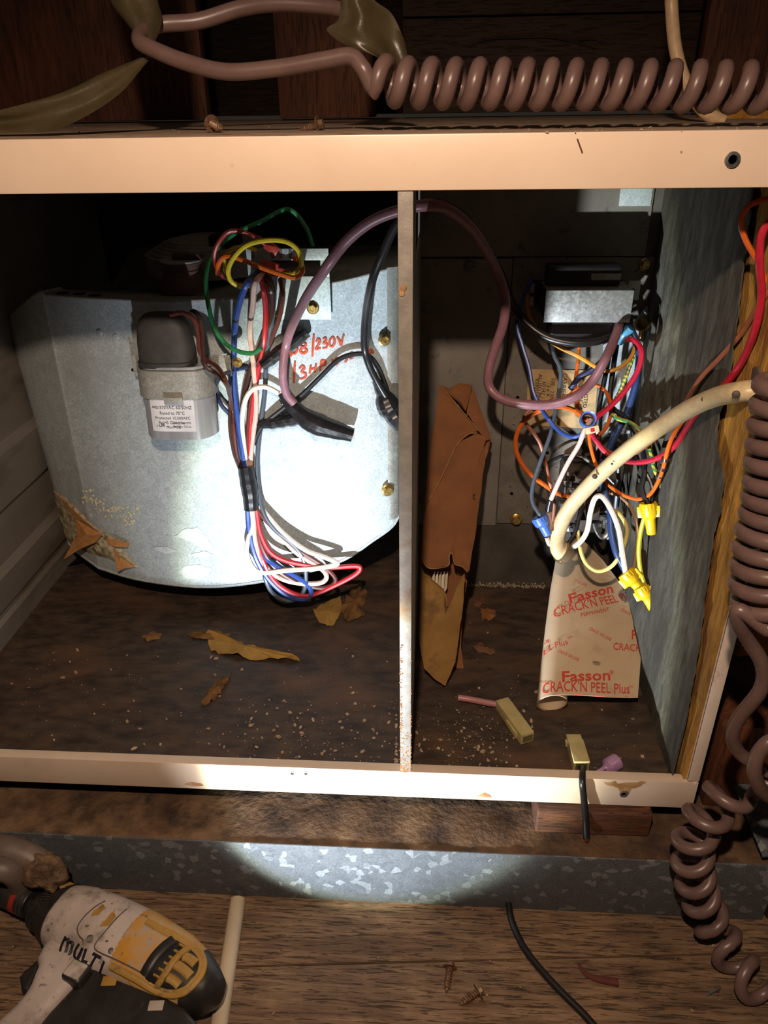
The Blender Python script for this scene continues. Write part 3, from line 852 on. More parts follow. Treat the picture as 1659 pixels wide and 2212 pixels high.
# label wraps the front; lettering on it
def canpt(x, z, off):      # x metres from centre across the front, on the can
    stl = hw - KD
    if abs(x) <= stl: dx, dy = x, -(KD + off)
    else:
        a = (abs(x) - stl) / KD
        dx = math.copysign(stl + math.sin(a) * (KD + off), x); dy = -math.cos(a) * (KD + off)
    return Vector((kx + dx, ky + dy, zbot)) + lean * (z - zbot)
PAPER = mat('white_label_paper', h('#dcdde0'), h('#cfd0d4'), 40, .6)
INK = mat('dark_print_ink', h('#2b2b30'))
lz0, lz1 = zbot + .0105, zs0 - .0002
mb = MB(); mb.grid(lambda u, v: canpt(lerp(-.0265, .0215, u), lerp(lz0, lz1, v), .0003), 16, 4); label = mb.build('rating_label', PAPER, capo)
LH = lz1 - lz0
def put_text(body, size, x0, z0, par, m, place, name='print', bold=0.0, spacing=1.0, center=False):
    v, f = text_mesh(body, size, spacing, bold=bold)
    if not v: return
    w = max(q.x for q in v) if center else 0
    mb = MB(); mb.add([place(x0 + q.x - w / 2, z0 + q.y) for q in v], f)
    return mb.build(name, m, par, smooth=False)
pl_ = lambda x, z: canpt(x, z, .0006)
cx_ = -.0025
put_text('440/370VAC 60/50HZ', .0047, cx_, lz1 - .0105, label, INK, pl_, center=True)
put_text('Rated to 70\u00b0C', .0046, cx_, lz1 - .0165, label, INK, pl_, center=True)
put_text('Protected 10,000AFC', .0043, cx_, lz1 - .0218, label, INK, pl_, center=True)
put_text('RoHS Compliant', .0046, cx_, lz1 - .0268, label, INK, pl_, center=True)
put_text('No-PCB', .0046, cx_, lz1 - .0318, label, INK, pl_, center=True)
put_text('C22.2 No. 190', .0034, .0065, lz0 + .0085, label, INK, pl_, center=True)
put_text('Made In China', .0034, .0065, lz0 + .0045, label, INK, pl_, center=True)
put_text('c', .004, -.021, lz0 + .005, label, INK, pl_)
put_text('UR', .0052, -.0185, lz0 + .0052, label, INK, pl_, bold=.00012)
put_text('us', .003, -.0098, lz0 + .005, label, INK, pl_)

# ------------------------------------------------------------------ bracket above the housing
bkY = PB(566, 676, 0).y - .003
brk = thing('terminal_bracket', P(628, 690, bkY), 'galvanized sheet bracket with a window bolted over the blower rim', 'bracket')
bx0 = P(541, 640, bkY).x; bx1 = P(714, 640, bkY).x
zt = P(630, 537, bkY - .012).z; zw1 = P(630, 562, bkY).z; zw0 = P(630, 597, bkY).z; zb = P(630, 690, bkY).z
mb = MB()
mb.box((bx0, bkY - .0008, zb), (bx1, bkY + .0008, zw0), .0003)
mb.box((bx0, bkY - .0008, zw0 - .001), (bx0 + .006, bkY + .0008, zw1 + .001), .0003)
mb.box((bx1 - .009, bkY - .0008, zw0 - .001), (bx1, bkY + .0008, zw1 + .002), .0003)
mb.build('bracket_plate', GALV, brk)
mb = MB()
mb.box((bx0, bkY - .0010, zw1), (bx1, bkY + .0010, P(630, 537, bkY).z), .0003)
mb.build('bracket_top_strip', GALV, brk)
for k, t in enumerate((.06, .30, .40, .52)):
    x = lerp(bx0, bx1, t); mb = MB(); mb.box((x, bkY - .0014, zw1 + .002), (x + .0035, bkY - .0008, zw1 + .011)); mb.build('blade_terminal', STEEL, brk)
bolt(676, 665, bkY - .001, 11, brk); bolt(590, 680, bkY - .001, 8, brk)

# ------------------------------------------------------------------ wires of the blower bay
def plastic(name, c, rough=.38): return mat(name, c, tuple(min(1, q * .82) for q in c), 180, rough)
PUR = plastic('mauve_cable_jacket', h('#8d6570')); BLK = plastic('black_wire', h('#1c1b1d'), .35)
BLU = plastic('blue_wire', h('#2a4a94')); NAVY = plastic('navy_wire', h('#2b3558')); NAVY2 = plastic('dark_slate_blue_wire', h('#28406f'))
PINKW = plastic('pale_pink_wire', h('#d8b8aa')); WHT = plastic('white_wire', h('#ddd6ca')); RED = plastic('red_wire', h('#b5232c')); CRIM = plastic('crimson_wire', h('#b81f38'))
BRN = plastic('brown_wire', h('#5c3028')); BRNL = plastic('light_brown_wire', h('#9a5c42')); BRND = plastic('dark_brown_wire', h('#3e2620'))
GRN = plastic('green_wire', h('#2f8a55')); YEL = plastic('yellow_wire', h('#d8c22a')); ORG = plastic('orange_wire', h('#dd6a22')); AMB = plastic('amber_wire', h('#d89a2c')); DRED = plastic('dark_red_wire', h('#a0332a'))
SLATE = plastic('slate_grey_wire', h('#4c5560')); CREAM = plastic('cream_cable_sheath', h('#d3be92')); TAN = plastic('tan_wire', h('#b08a68')); CRMY = plastic('pale_yellow_wire', h('#d8c878'))
TAPE = mat('black_electrical_tape', h('#141315'), h('#201f21'), 120, .32, bmp=.25, bscale=160, bdist=.001)
COPPER = mat('bare_copper', h('#a8643c'), None, rough=.35, metal=.9)
GYW = None
def gy_mat():
    m, nt, b, tc = base_mat('green_yellow_wire', .4, 0)
    w = node(nt, 'ShaderNodeTexWave'); w.inputs['Scale'].default_value = 90; w.inputs['Distortion'].default_value = 1.5; w.bands_direction = 'DIAGONAL'
    nt.links.new(tc.outputs['Object'], w.inputs['Vector'])
    r = ramp(nt, w.outputs[0], [(.45, h('#3f7d4a')), (.55, h('#c9b832'))]); nt.links.new(r.outputs[0], b.inputs['Base Color']); return m
GYW = gy_mat()
def wpts(pts, Y0=None):
    """(x, y, Y) photo points; a missing Y is interpolated between the given ones."""
    n = len(pts); Ys = [q[2] if len(q) > 2 else None for q in pts]
    known = [i for i in range(n) if Ys[i] is not None]
    out = []
    for i, q in enumerate(pts):
        if Ys[i] is not None: y = Ys[i]
        else:
            lo = max([k for k in known if k < i], default=known[0]); hi = min([k for k in known if k > i], default=known[-1])
            y = Ys[lo] if lo == hi else lerp(Ys[lo], Ys[hi], (i - lo) / (hi - lo))
        out.append(P(q[0], q[1], y))
    return out
def wire(label, pts, wpx, m, name='wire', cat='wire', n=8, group=None, sub=7, parent=None, r=None):
    q = wpts(pts); mid = q[len(q) // 2]
    rad = r if r else pxr(mid, wpx / 2)
    mb = MB(); mb.tube(spline(q, sub), rad, n)
    o = mb.build(name, m, parent)
    if parent is None: tag(o, label, cat, group)
    return o

def near_wall(pts, off=.010, keep_top=620):
    """Lay the photo points close in front of the blower wall (the cables hang against it)."""
    n = len(pts); q = wpts(pts); out = []
    for (a, w) in zip(pts, q):
        x, y = a[0], a[1]
        if y < keep_top or x > 872: out.append((x, y, w.y)); continue
        s = PB(min(x, 845), min(y, 1225)).y
        k = max(-.006, min(.02, (.215 - w.y) * .22))
        Y = min(s, .315) - off - k
        if x < 500 and y < 840: Y = min(w.y, Y)
        t = min(1, (y - keep_top) / 90)
        out.append((x, y, lerp(w.y, Y, t)))
    return out
# heavy cables through the divider
hw_p = wire('thick mauve cable arching through the divider into the control bay', near_wall([(636, 872, .205), (618, 848, .20), (611, 800, .19), (622, 730, .18), (655, 655), (700, 585, .17), (745, 525), (800, 480, .16), (858, 456, .155), (915, 444, .15), (965, 450, .16), (1015, 490, .18), (1050, 540, .20), (1075, 590, .215), (1091, 645), (1087, 700, .22), (1068, 755, .22), (1056, 800), (1058, 838, .215), (1085, 862), (1130, 873, .20), (1190, 874), (1240, 858, .20), (1278, 825), (1308, 775, .22), (1330, 725, .245), (1340, 690, .27)], .022), 22, PUR, 'power_cable', 'cable', 12)
hw_b = wire('thick black cable arching beside the mauve cable over the divider', near_wall([(840, 868, .255), (815, 825, .25), (796, 785), (787, 745, .235), (790, 680), (803, 610, .22), (828, 545), (856, 486, .18), (900, 448, .165), (945, 440, .165), (1000, 468, .19), (1048, 530, .22), (1085, 600, .25), (1108, 660, .262), (1140, 700, .258), (1185, 730, .25), (1250, 742, .245), (1305, 733, .25), (1340, 715, .262), (1357, 690, .275)], .02), 20, BLK, 'power_cable', 'cable', 12)

# harness wires, drawn from the bracket down to the taped waist
HY = .215
def harness(label, pts, w, m): return wire(label, near_wall(pts), w, m, 'harness_wire', 'wire', 8, 'wires of the taped blower harness')
harness('navy blue wire leaving the bracket leftmost and ending in the lowest loop', [(556, 588, bkY - .012), (534, 612, .25), (516, 660, .24), (507, 720), (505, 800, .225), (508, 860), (516, 920, HY - .01), (527, 990, HY - .016), (534, 1060, HY - .018), (536, 1120, HY - .02), (541, 1160), (556, 1212, .18), (585, 1256), (622, 1287, .17), (655, 1294), (672, 1284, .17), (664, 1262), (630, 1240, .18), (590, 1218), (560, 1188, .19), (548, 1140), (542, 1090, HY - .01)], 12, BLU)
harness('pale pink wire hanging second from the left under the bracket', [(568, 592, bkY - .010), (551, 612, .255), (546, 660), (540, 715, .24), (546, 775), (552, 840, .225), (553, 890), (545, 950, HY), (541, 1010, HY - .008), (545, 1080, HY - .012), (548, 1130), (553, 1175, .185), (570, 1218), (600, 1246, .18), (640, 1259), (688, 1260, .175), (705, 1249), (698, 1232, .18), (668, 1212), (636, 1190, .19), (600, 1150), (560, 1090, HY - .004)], 11, PINKW)
harness('bright red wire running the full harness into the far right loop tip', [(562, 592, bkY - .012), (570, 630, .26), (574, 680), (570, 740, .245), (560, 790), (548, 860, .225), (541, 930), (541, 1000, HY - .004), (548, 1060), (555, 1110, HY - .014), (562, 1150), (580, 1188, .185), (608, 1208), (650, 1219, .18), (710, 1226), (765, 1223, .175), (778, 1228, .172), (764, 1243), (720, 1266, .17), (672, 1286), (636, 1283, .17), (596, 1258), (570, 1215, .18), (554, 1160), (548, 1100, HY - .006)], 11, RED)
harness('dark brown wire curving out behind the red one under the bracket', [(572, 596, bkY - .008), (584, 622, .265), (588, 660), (580, 702, .25), (560, 752), (541, 795, .235), (530, 840), (524, 890, .22), (524, 960), (532, 1020, HY), (545, 1085)], 12, BRND)
harness('reddish brown wire bowing out to the right under the bracket', [(606, 604, bkY - .006), (611, 640, .265), (602, 690), (582, 742, .25), (560, 795), (546, 850, .23), (538, 905), (536, 1000, HY), (552, 1090, HY - .008), (590, 1140), (640, 1184, .19), (692, 1218), (721, 1244, .18), (722, 1260), (700, 1270, .178), (668, 1266), (630, 1252, .18), (590, 1222), (562, 1170, .19), (551, 1100, HY - .002)], 10, BRN)
harness('black wire at the right edge of the harness with a wide low loop', [(582, 600, bkY - .006), (592, 636, .27), (586, 700), (576, 770, .255), (572, 850), (563, 920, .235), (556, 1000, HY + .004), (560, 1070), (572, 1112, .20), (596, 1146), (628, 1172, .19), (654, 1204), (661, 1250, .18), (652, 1284), (624, 1298, .176), (592, 1284), (574, 1252, .182), (562, 1190), (552, 1100, HY)], 10, SLATE)
harness('white wire from the taped splice looping flat across the harness bottom', [(604, 850, .212), (574, 836, .21), (545, 842), (529, 868, .205), (523, 915), (527, 965, .20), (533, 1020, HY - .014), (541, 1090, HY - .018), (547, 1130), (538, 1160, .185), (533, 1192), (545, 1224, .175), (568, 1237), (620, 1232, .165), (680, 1228), (722, 1221, .165), (727, 1215, .166), (700, 1203), (660, 1188, .18), (610, 1150), (562, 1095, HY - .004)], 11, WHT)
kw = 'wires of the taped blower harness'
harness('brown capacitor wire leaving the boot in front', [(368, 680, ky - .006), (395, 676, ky - .014), (420, 692, ky - .020), (428, 725, ky - .022), (431, 758), (447, 778, ky - .028), (472, 796), (490, 830, .185), (500, 875), (505, 930, .19), (511, 980), (522, 1020, HY - .010), (534, 1085, HY - .008)], 10, BRN)
harness('brown capacitor wire leaving the boot behind', [(409, 680, ky - .004), (418, 672, ky - .010), (430, 684, ky - .014), (437, 720), (439, 765, ky - .026), (443, 790), (465, 806, ky - .03), (486, 826), (498, 860, .19), (497, 920), (505, 975, .195), (518, 1012), (528, 1050, HY - .012), (534, 1090)], 10, BRND)
wire('black wire arching from the harness to the right-hand taped splice', near_wall([(548, 960, .225), (566, 922, .225), (610, 884, .215), (650, 855), (690, 816, .215), (730, 778), (765, 765, .22), (795, 768), (816, 792, .235), (832, 830), (842, 866, .25)]), 11, BLK)
wire('navy wire bulging left beside the capacitor strap', near_wall([(548, 792, .235), (505, 800, .23), (476, 814), (467, 840, .225), (478, 874), (500, 902, .22), (512, 950), (522, 1005, HY - .006)]), 9, NAVY)
wire('green ground wire looping from the dark corner to the harness', [(676, 532, .36), (660, 490, .37), (622, 452, .37), (565, 478), (505, 506, .34), (462, 545), (446, 592, .30), (448, 645), (462, 705, .27), (485, 740), (515, 759, .255), (545, 763), (565, 752, .25)], 10, GRN)
wire('dark red wire ring left of the yellow loop', [(556, 514, bkY - .012), (520, 500, bkY - .02), (492, 502), (470, 528, bkY - .024), (463, 558), (474, 588, bkY - .02), (500, 608), (540, 622, bkY + .02)], 10, DRED)
wire('yellow wire wound in a wide loop over the bracket', [(612, 592, bkY - .016), (634, 592, bkY - .022), (650, 574, bkY - .03), (645, 543), (620, 523, bkY - .035), (580, 519), (535, 529, bkY - .04), (506, 555), (493, 584, bkY - .035), (500, 608), (525, 620, bkY - .02), (548, 612, bkY + .02)], 11, YEL)
wire('second yellow wire loop tucked left of the bracket', [(486, 590, bkY - .012), (485, 560, bkY - .024), (498, 540), (528, 533, bkY - .03), (552, 540, bkY - .012)], 9, YEL)
wire('orange wire lying across the bracket front', [(470, 592, bkY - .02), (474, 566, bkY - .03), (492, 553), (525, 562, bkY - .036), (565, 578), (605, 592, bkY - .04), (636, 600), (653, 588, bkY - .032), (650, 566), (636, 558, bkY - .016)], 11, ORG)
# insulated flag terminals on the bracket blades
CRIMP = mat('red_insulated_terminal', h('#a8362a'), h('#c7584a'), 150, .3)
def terminal(a, b, Y, wpx, label):
    pa, pb = P(*a, Y), P(*b, Y); d = (pb - pa); L = d.length
    M = frame(pa, (0, -1, 0), d); w = pxr(pa, wpx)
    mb = MB(); mb.box((0, -w, -.003), (L * .6, w, .003), .0014, M); mb.box((L * .55, -w * .55, -.0025), (L, w * .55, .0025), .0012, M)
    tag(mb.build('flag_terminal', CRIMP), label, 'terminal', 'red insulated terminals on the bracket')
terminal((562, 572), (626, 592), bkY - .014, 13, 'red insulated terminal below the bracket strip with a yellow wire')
terminal((600, 545), (556, 513), bkY - .010, 10, 'red insulated terminal above the bracket strip')

# black tape on the harness waist and the taped splices
def taped(label, pts, widths, name='taped_splice', open_end=False, wob=.1):
    q = wpts(near_wall(pts, .013)); sp = spline(q, 6); N = len(sp)
    def rad(t):
        k = t * (len(widths) - 1); i = min(int(k), len(widths) - 2)
        w = lerp(widths[i], widths[i + 1], k - i)
        return pxr(q[0], w / 2) * (1 + wob * nz(t * 9, widths[0]) + wob * .7 * (1 if int(t * 9) % 2 else -.3))
    mb = MB(); mb.tube(sp, rad, 12, flat=.85)
    o = mb.build(name, TAPE, sharp=28)
    tag(o, label, 'tape' if name == 'tape_wrap' else 'splice')
    return o, sp
tw, _ = taped('black tape wrap around the waist of the wire harness', [(531, 1008, .203), (536, 1040, .20), (541, 1070, .198), (543, 1100, .196)], [40, 42, 43, 40, 38], 'tape_wrap', wob=.03)
sp1, pp = taped('black taped splice joining the mauve cable and white wire', [(612, 846, .203), (632, 876, .20), (660, 903, .196), (690, 918, .192), (725, 929, .188), (762, 940, .184)], [32, 36, 42, 56, 52, 44, 34], wob=.05)
e = pp[-1]; ed = (pp[-1] - pp[-3]).normalized()
mb = MB(); mb.lathe([(.0060, .0003), (.0060, -.002), (.0035, .0006), (0, .0010)], 14, frame(e, ed)); mb.build('open_end', KRAFT, sp1)
taped('black taped splice hanging at the divider on the black cable', [(812, 822, .245), (826, 848, .25), (836, 872, .25), (850, 895, .25), (866, 924, .25)], [22, 34, 62, 52, 30])
taped('black taped splice end pointing up right behind the mauve cable', [(566, 790, .25), (590, 772, .25), (615, 752, .25), (640, 734, .25), (662, 716, .25)], [26, 32, 34, 34, 30])
taped('small black taped splice stub behind the harness', [(556, 918, .245), (585, 914, .25), (615, 908, .25), (650, 902, .25)], [16, 30, 34, 36])
# ------------------------------------------------------------------ control bay: transformer
SHELL = galvanized('transformer_shell', h('#b4b4b0'), h('#9c9a94'), 300, .42, .6, .55, .85, .05)
LAM = mat('black_laminations', h('#161514'), h('#24211f'), 200, .6, bmp=.2, bscale=600, stretch=(.2, 1, 1))
TF = .255                                            # front of the steel shell
tx0 = P(1177, 660, TF).x; tx1 = P(1366, 660, TF).x; tz0 = P(1270, 697, TF).z; tz1 = P(1270, 627, TF).z
tr = thing('control_transformer', ((tx0 + tx1) / 2, .30, tz0 - .02), 'black control transformer in a silver steel shell on the back plate', 'transformer')
mb = MB(); mb.box((tx0, TF, tz0), (tx1, TF + .0022, tz1), .0010); mb.box((tx0 + .0008, TF + .001, tz1 - .002), (tx1 - .0008, .2975, tz1), .0006); mb.box((tx0 + .0008, TF + .001, tz0), (tx1 - .0008, .2975, tz0 + .002), .0006)
mb.build('steel_shell', SHELL, tr)
mb = MB(); mb.box((tx0 - .0005, TF + .0026, tz0 + .0024), (tx1 - .002, .298, tz1 - .0024), .001); mb.build('laminated_core', LAM, tr)
mb = MB(); mb.box((tx0 + .008, TF + .004, tz0 - .0185), (tx1 - .014, .294, tz0 - .0002), .003, seg=3); mb.build('winding_bottom', BLK, tr)
mb = MB(); mb.box((tx0 + .002, TF + .018, tz1 + .0002), (tx1 - .010, .294, tz1 + .020), .003, seg=3); mb.build('winding_top', BLK, tr)
zz = P(1270, 590, TF + .018).z
mb = MB(); mb.box((tx0 + .045, TF + .0165, tz1 + .006), (tx1 - .0105, TF + .0185, tz1 + .0125), .0008); mb.build('terminal_strip', SHELL, tr)
for side, (a, b) in enumerate((((1143, 612), (1156, 660)), ((1352, 606), (1385, 648)))):
    p0 = P(a[0], b[1], .2985); p1 = P(b[0], a[1], .2985)
    mb = MB(); mb.box((p0.x, .2975, p0.z), (p1.x, .2995, p1.z), .0006); ft = mb.build('mounting_foot', SHELL, tr)
    c = Vector((lerp(p0.x, p1.x, .4), .2974, lerp(p0.z, p1.z, .5))); mb = MB(); mb.lathe([(.0022, .0001), (0, .0002)], 12, frame(c, (0, -1, 0))); mb.build('screw_hole', DARKHOLE, ft)
mb = MB(); mb.box((tx0 - .004, .2975, tz0 + .004), (tx1 + .004, .3246, tz1 - .004), .001); mb.build('spacer_frame', LAM, tr)
# conduit lock nut beside it
c = P(1388, 700, .30); lk = MB(); lk.lathe([(.0075, -.004), (.0075, .004), (.0068, .005), (.005, .005), (.0048, -.002)], 14, frame(c, (-.5, -1, .1))); lk.box((-.0015, -.014, .001), (.0015, -.006, .006), .0004, frame(c, (-.5, -1, .1)))
tag(lk.build('ground_lug', BRASSBOLT), 'small brass ground lug at the lower right of the transformer', 'lug')
# bright galvanized leg right of the relay
a = P(1290, 760, .3225); b = P(1392, 760, .3225)
mb = MB(); q = [P(1392, 668, .3225), P(1402, 660, .3225), P(1400, 930, .3225), P(1300, 945, .3225), P(1303, 745, .3225), P(1352, 720, .3225)]
mb.prism(q, (0, .0018, 0)); mb.build('bright_back_tab', GALV, cab)

# rating card, print turned a quarter turn
CARD = mat('aged_tan_card', h('#c0a479'), h('#a98b60'), 30, .85, c3=h('#8a6d45'), s3=40, lo3=.55, hi3=.75)
cr = [P(1141, 797, .3244), P(1292, 800, .3244), P(1284, 926, .3244), P(1136, 918, .3244)]
card = MB(); card.grid(lambda u, v: (cr[3].lerp(cr[2], u)).lerp(cr[0].lerp(cr[1], u), v) + Vector((0, -.0006 * math.sin(u * 3.1) - .0002, 0)), 12, 10, (0, .0005, 0))
cardo = tag(card.build('rating_card', CARD), 'aged tan rating card with sideways print behind the control wires', 'card')
INKD = mat('card_ink', h('#2c2318'))
def card_text(body, px, py, size):
    o_ = P(px, py, .3234)
    v, f = text_mesh(body, size, 1.05)
    mb = MB(); mb.add([o_ + Vector((q.y, 0, -q.x)) for q in v], f)
    mb.build('print', INKD, cardo, smooth=False)
for body, px, py, sz in [('LISTED  A', 1263, 846, .0062), ('NDITIO', 1252, 858, .0062), ('CARRIER', 1217, 806, .0068), ('208 - 230', 1192, 816, .0060), ('3.6 A', 1182, 832, .0060), ('60 HZ /', 1172, 824, .0060), ('ALLIED PRODU', 1164, 808, .0060), ('KENTU', 1156, 818, .0060), ('W', 1154, 880, .005)]:
    card_text(body, px, py, sz)
mb = MB(); q = [P(1337, 830, .3228), P(1372, 824, .3228), P(1372, 900, .3228), P(1340, 905, .3228)]; mb.prism(q, (0, .0004, 0)); tag(mb.build('sticker', CARD), 'small golden tan sticker on the bright plate right of the card', 'sticker')

# relay behind the cream cable
RELAY = mat('brown_phenolic', h('#3b302b'), h('#4a3d37'), 80, .5); RELAYD = mat('dark_phenolic', h('#221c19'), h('#2d2622'), 80, .55)
ry = .268
rl = thing('relay_contactor', P(1258, 1150, ry), 'dark brown relay with bright screw terminals behind the cream cable', 'relay')
def rbox(x0, y0, x1, y1, f, b, m, name, bev=.0012, par=None):
    a = P(x0, y1, f); c = P(x1, y0, f)
    mb = MB(); mb.box((a.x, f, a.z), (c.x, b, c.z), bev); return mb.build(name, m, par or rl)
rbox(1208, 1028, 1318, 1150, ry + .012, .324, RELAYD, 'base_block', .002)
rbox(1222, 1018, 1300, 1045, ry + .006, .318, RELAY, 'upper_housing', .002)
rbox(1266, 1066, 1302, 1124, ry - .004, ry + .02, RELAY, 'coil_housing', .002)
rbox(1248, 1124, 1280, 1147, ry - .002, ry + .014, RELAY, 'lower_housing', .0015)
rbox(1228, 1066, 1258, 1130, ry + .002, ry + .014, RELAY, 'contact_arm_cover', .0015)
for x, y in [(1226, 1046), (1232, 1060), (1300, 1056), (1218, 1092), (1304, 1118), (1233, 1142), (1290, 1136)]:
    c = P(x, y, ry - .002)
    mb = MB(); mb.box((-.0045, -.0035, -.006), (.0045, .0035, .0008), .0006, frame(c, (R.uniform(-.3, .3), -1, R.uniform(-.3, .3)))); mb.lathe([(.0026, .0008), (.0026, .002), (.002, .0026), (0, .0026)], 12, frame(c, (0, -1, 0)))
    mb.build('screw_terminal', STEEL, rl)
c0 = P(1292, 1138, ry - .004); mb = MB(); mb.tube(spline([P(1284, 1130, ry - .004), P(1290, 1148, ry - .008), P(1300, 1160, ry - .010), P(1312, 1152, ry - .008), P(1314, 1130, ry)], 6), .0032, 8, flat=.5); mb.build('terminal_jaw', STEEL, rl)
for x, y in [(1299, 1094), (1240, 1135)]:
    c = P(x, y, ry - .0045); mb = MB(); mb.lathe([(.002, .0001), (0, .0002)], 10, frame(c, (0, -1, 0))); mb.build('screw_hole', DARKHOLE, rl)

# ------------------------------------------------------------------ control bay wires
def cw(label, pts, w, m, n=8): return wire(label, pts, w, m, 'control_wire', 'wire', n, 'wires of the control bay')
cw('blue wire dropping from the transformer into the blue ring', [(1150, 600, .30), (1128, 650, .285), (1117, 700, .275), (1128, 745, .265), (1143, 795, .255), (1152, 845, .245), (1168, 880), (1190, 912, .225), (1212, 934), (1240, 944, .205), (1262, 932), (1274, 908, .20)], 9, BLU)
cw('black wire falling straight from the transformer to the blue wire nut', [(1190, 725, .28), (1196, 765, .275), (1211, 800, .265), (1207, 850), (1197, 905, .245), (1187, 945), (1168, 995, .225), (1152, 1045), (1150, 1082, .21), (1166, 1112, .20), (1176, 1128, .20)], 9, SLATE)
cw('amber wire sweeping under the transformer to the light blue crimp', [(1137, 628, .30), (1142, 675, .285), (1160, 712, .272), (1200, 745), (1250, 770, .255), (1295, 797), (1325, 800, .25), (1357, 780), (1371, 752, .258), (1366, 730), (1350, 722, .268)], 9, AMB)
cw('orange wire hanging straight down in front of the rating card', [(1252, 735, .285), (1249, 780, .275), (1243, 825, .265), (1245, 865), (1254, 888, .235), (1268, 908, .21)], 8, ORG)
cw('orange wire arching right of the card and back to the ring', [(1225, 858, .26), (1250, 840, .255), (1286, 832, .25), (1308, 846), (1319, 872, .245), (1318, 900), (1308, 926, .23), (1290, 942, .215)], 8, ORG)
cw('orange wire making the big left loop to the relay', [(1264, 905, .205), (1240, 886, .22), (1205, 878, .235), (1165, 888), (1132, 910, .245), (1116, 940), (1115, 972, .25), (1130, 1006), (1152, 1030, .25), (1180, 1050), (1205, 1066, .255), (1232, 1074, .262)], 10, ORG)
cw('brown wire looping inside the big orange loop', [(1262, 842, .262), (1235, 852, .262), (1195, 864), (1150, 882, .258), (1132, 902), (1140, 920, .25), (1165, 955), (1177, 995, .245), (1187, 1040), (1197, 1080, .235), (1194, 1125), (1188, 1160, .225)], 8, BRNL)
cw('pale salmon wire with a black band from the ring to the blue wire nut', [(1276, 906, .20), (1262, 932, .192), (1250, 962), (1226, 1002, .20), (1204, 1048), (1188, 1086, .205), (1185, 1112), (1192, 1142, .205), (1194, 1166), (1187, 1176, .20), (1181, 1160, .198)], 10, PINKW)
cw('red wire from the light blue crimp past the ring to the right edge', [(1352, 732, .262), (1374, 738, .25), (1386, 762, .24), (1378, 800), (1352, 842, .23), (1318, 878), (1288, 902, .215), (1274, 924, .208), (1288, 952, .21), (1310, 978), (1345, 995, .20), (1390, 998), (1430, 985, .17), (1462, 958), (1484, 924, .13), (1510, 886), (1560, 838, .075), (1600, 785), (1630, 715, .045), (1645, 640), (1641, 570, .045), (1646, 505), (1680, 455, .05)], 12, CRIM)
cw('salmon brown wire running behind the cream cable to the right edge', [(1278, 936, .21), (1296, 962, .214), (1325, 980, .215), (1362, 984), (1402, 958, .19), (1450, 918), (1482, 868, .135), (1515, 815), (1560, 768, .09), (1605, 715), (1642, 655, .055), (1690, 590, .05)], 10, BRNL)
cw('orange wire with dark bands curling down the felt to the upper yellow nut', [(1700, 418, .06), (1655, 430, .055), (1616, 446), (1601, 480, .06), (1612, 522), (1638, 570, .062), (1662, 640), (1656, 705, .06), (1625, 768), (1580, 822, .08), (1530, 862), (1485, 898, .12), (1458, 934), (1444, 966, .15), (1434, 1005), (1422, 1040, .17), (1402, 1070), (1375, 1078, .20), (1340, 1066), (1308, 1040, .225), (1288, 1005), (1276, 965, .215), (1272, 935, .208)], 10, ORG)
cw('navy blue wire hanging from the crimp to the middle yellow nut', [(1348, 690, .275), (1368, 722, .265), (1380, 762, .255), (1378, 800), (1368, 850, .245), (1348, 905), (1322, 955, .235), (1304, 992), (1296, 1025, .23), (1306, 1062), (1318, 1100, .215), (1320, 1145), (1330, 1190, .19), (1345, 1222), (1362, 1252, .175)], 15, NAVY2, 10)
cw('short dark navy wire crossing behind the mauve cable', [(1332, 735, .27), (1308, 772, .262), (1278, 800, .258), (1252, 815), (1232, 840, .262)], 13, NAVY, 10)
cw('black wire falling from the transformer corner to the upper yellow nut', [(1338, 700, .285), (1332, 745, .278), (1324, 800, .265), (1318, 858), (1324, 882, .245), (1348, 900), (1372, 932, .22), (1388, 972), (1392, 1020, .20), (1386, 1055), (1396, 1082, .185), (1404, 1092, .182)], 12, BLK, 8)
cw('black wire straight behind the mauve cable into the relay', [(1316, 770, .28), (1306, 820, .275), (1296, 870), (1291, 930, .265), (1291, 985), (1294, 1020, .268)], 11, BLK)
cw('black wire arching over the cream cable into the upper yellow nut', [(1292, 1030, .255), (1312, 1002, .24), (1342, 986, .225), (1374, 996), (1398, 1026, .20), (1410, 1058), (1408, 1084, .182)], 9, BLK)
cw('grey wire hanging along the felt behind the navy wire', [(1318, 930, .272), (1332, 975, .268), (1336, 1030), (1330, 1090, .262), (1326, 1140), (1312, 1164, .262)], 9, SLATE)
cw('green and yellow striped wire over the felt into the upper yellow nut', [(1368, 770, .268), (1352, 815, .26), (1334, 855), (1318, 882, .245), (1330, 902), (1366, 916, .222), (1392, 942), (1406, 978, .205), (1414, 1014), (1429, 1046, .19), (1428, 1076), (1416, 1094, .182)], 9, GYW)
cw('bright yellow green wire between the upper and lower yellow nuts', [(1396, 1106, .185), (1385, 1145, .185), (1380, 1190), (1384, 1235, .175), (1394, 1268, .168)], 10, plastic('yellow_green_wire', h('#b9b62a')))
cw('white wire bent out of the cream sheath to the middle yellow nut', [(1224, 1188, .20), (1250, 1174, .198), (1268, 1148), (1276, 1105, .20), (1286, 1076), (1302, 1074, .20), (1322, 1105), (1337, 1145, .19), (1344, 1190), (1352, 1240, .175)], 12, WHT, 8)
cw('black wire emerging from the open cream sheath', [(1224, 1180, .206), (1242, 1152, .212), (1252, 1112), (1260, 1068, .235), (1272, 1036, .255)], 9, BLK)
cw('bare copper strand beside the black wire in the sheath', [(1222, 1182, .208), (1240, 1150, .22), (1256, 1110, .24), (1276, 1070, .258)], 5, COPPER)
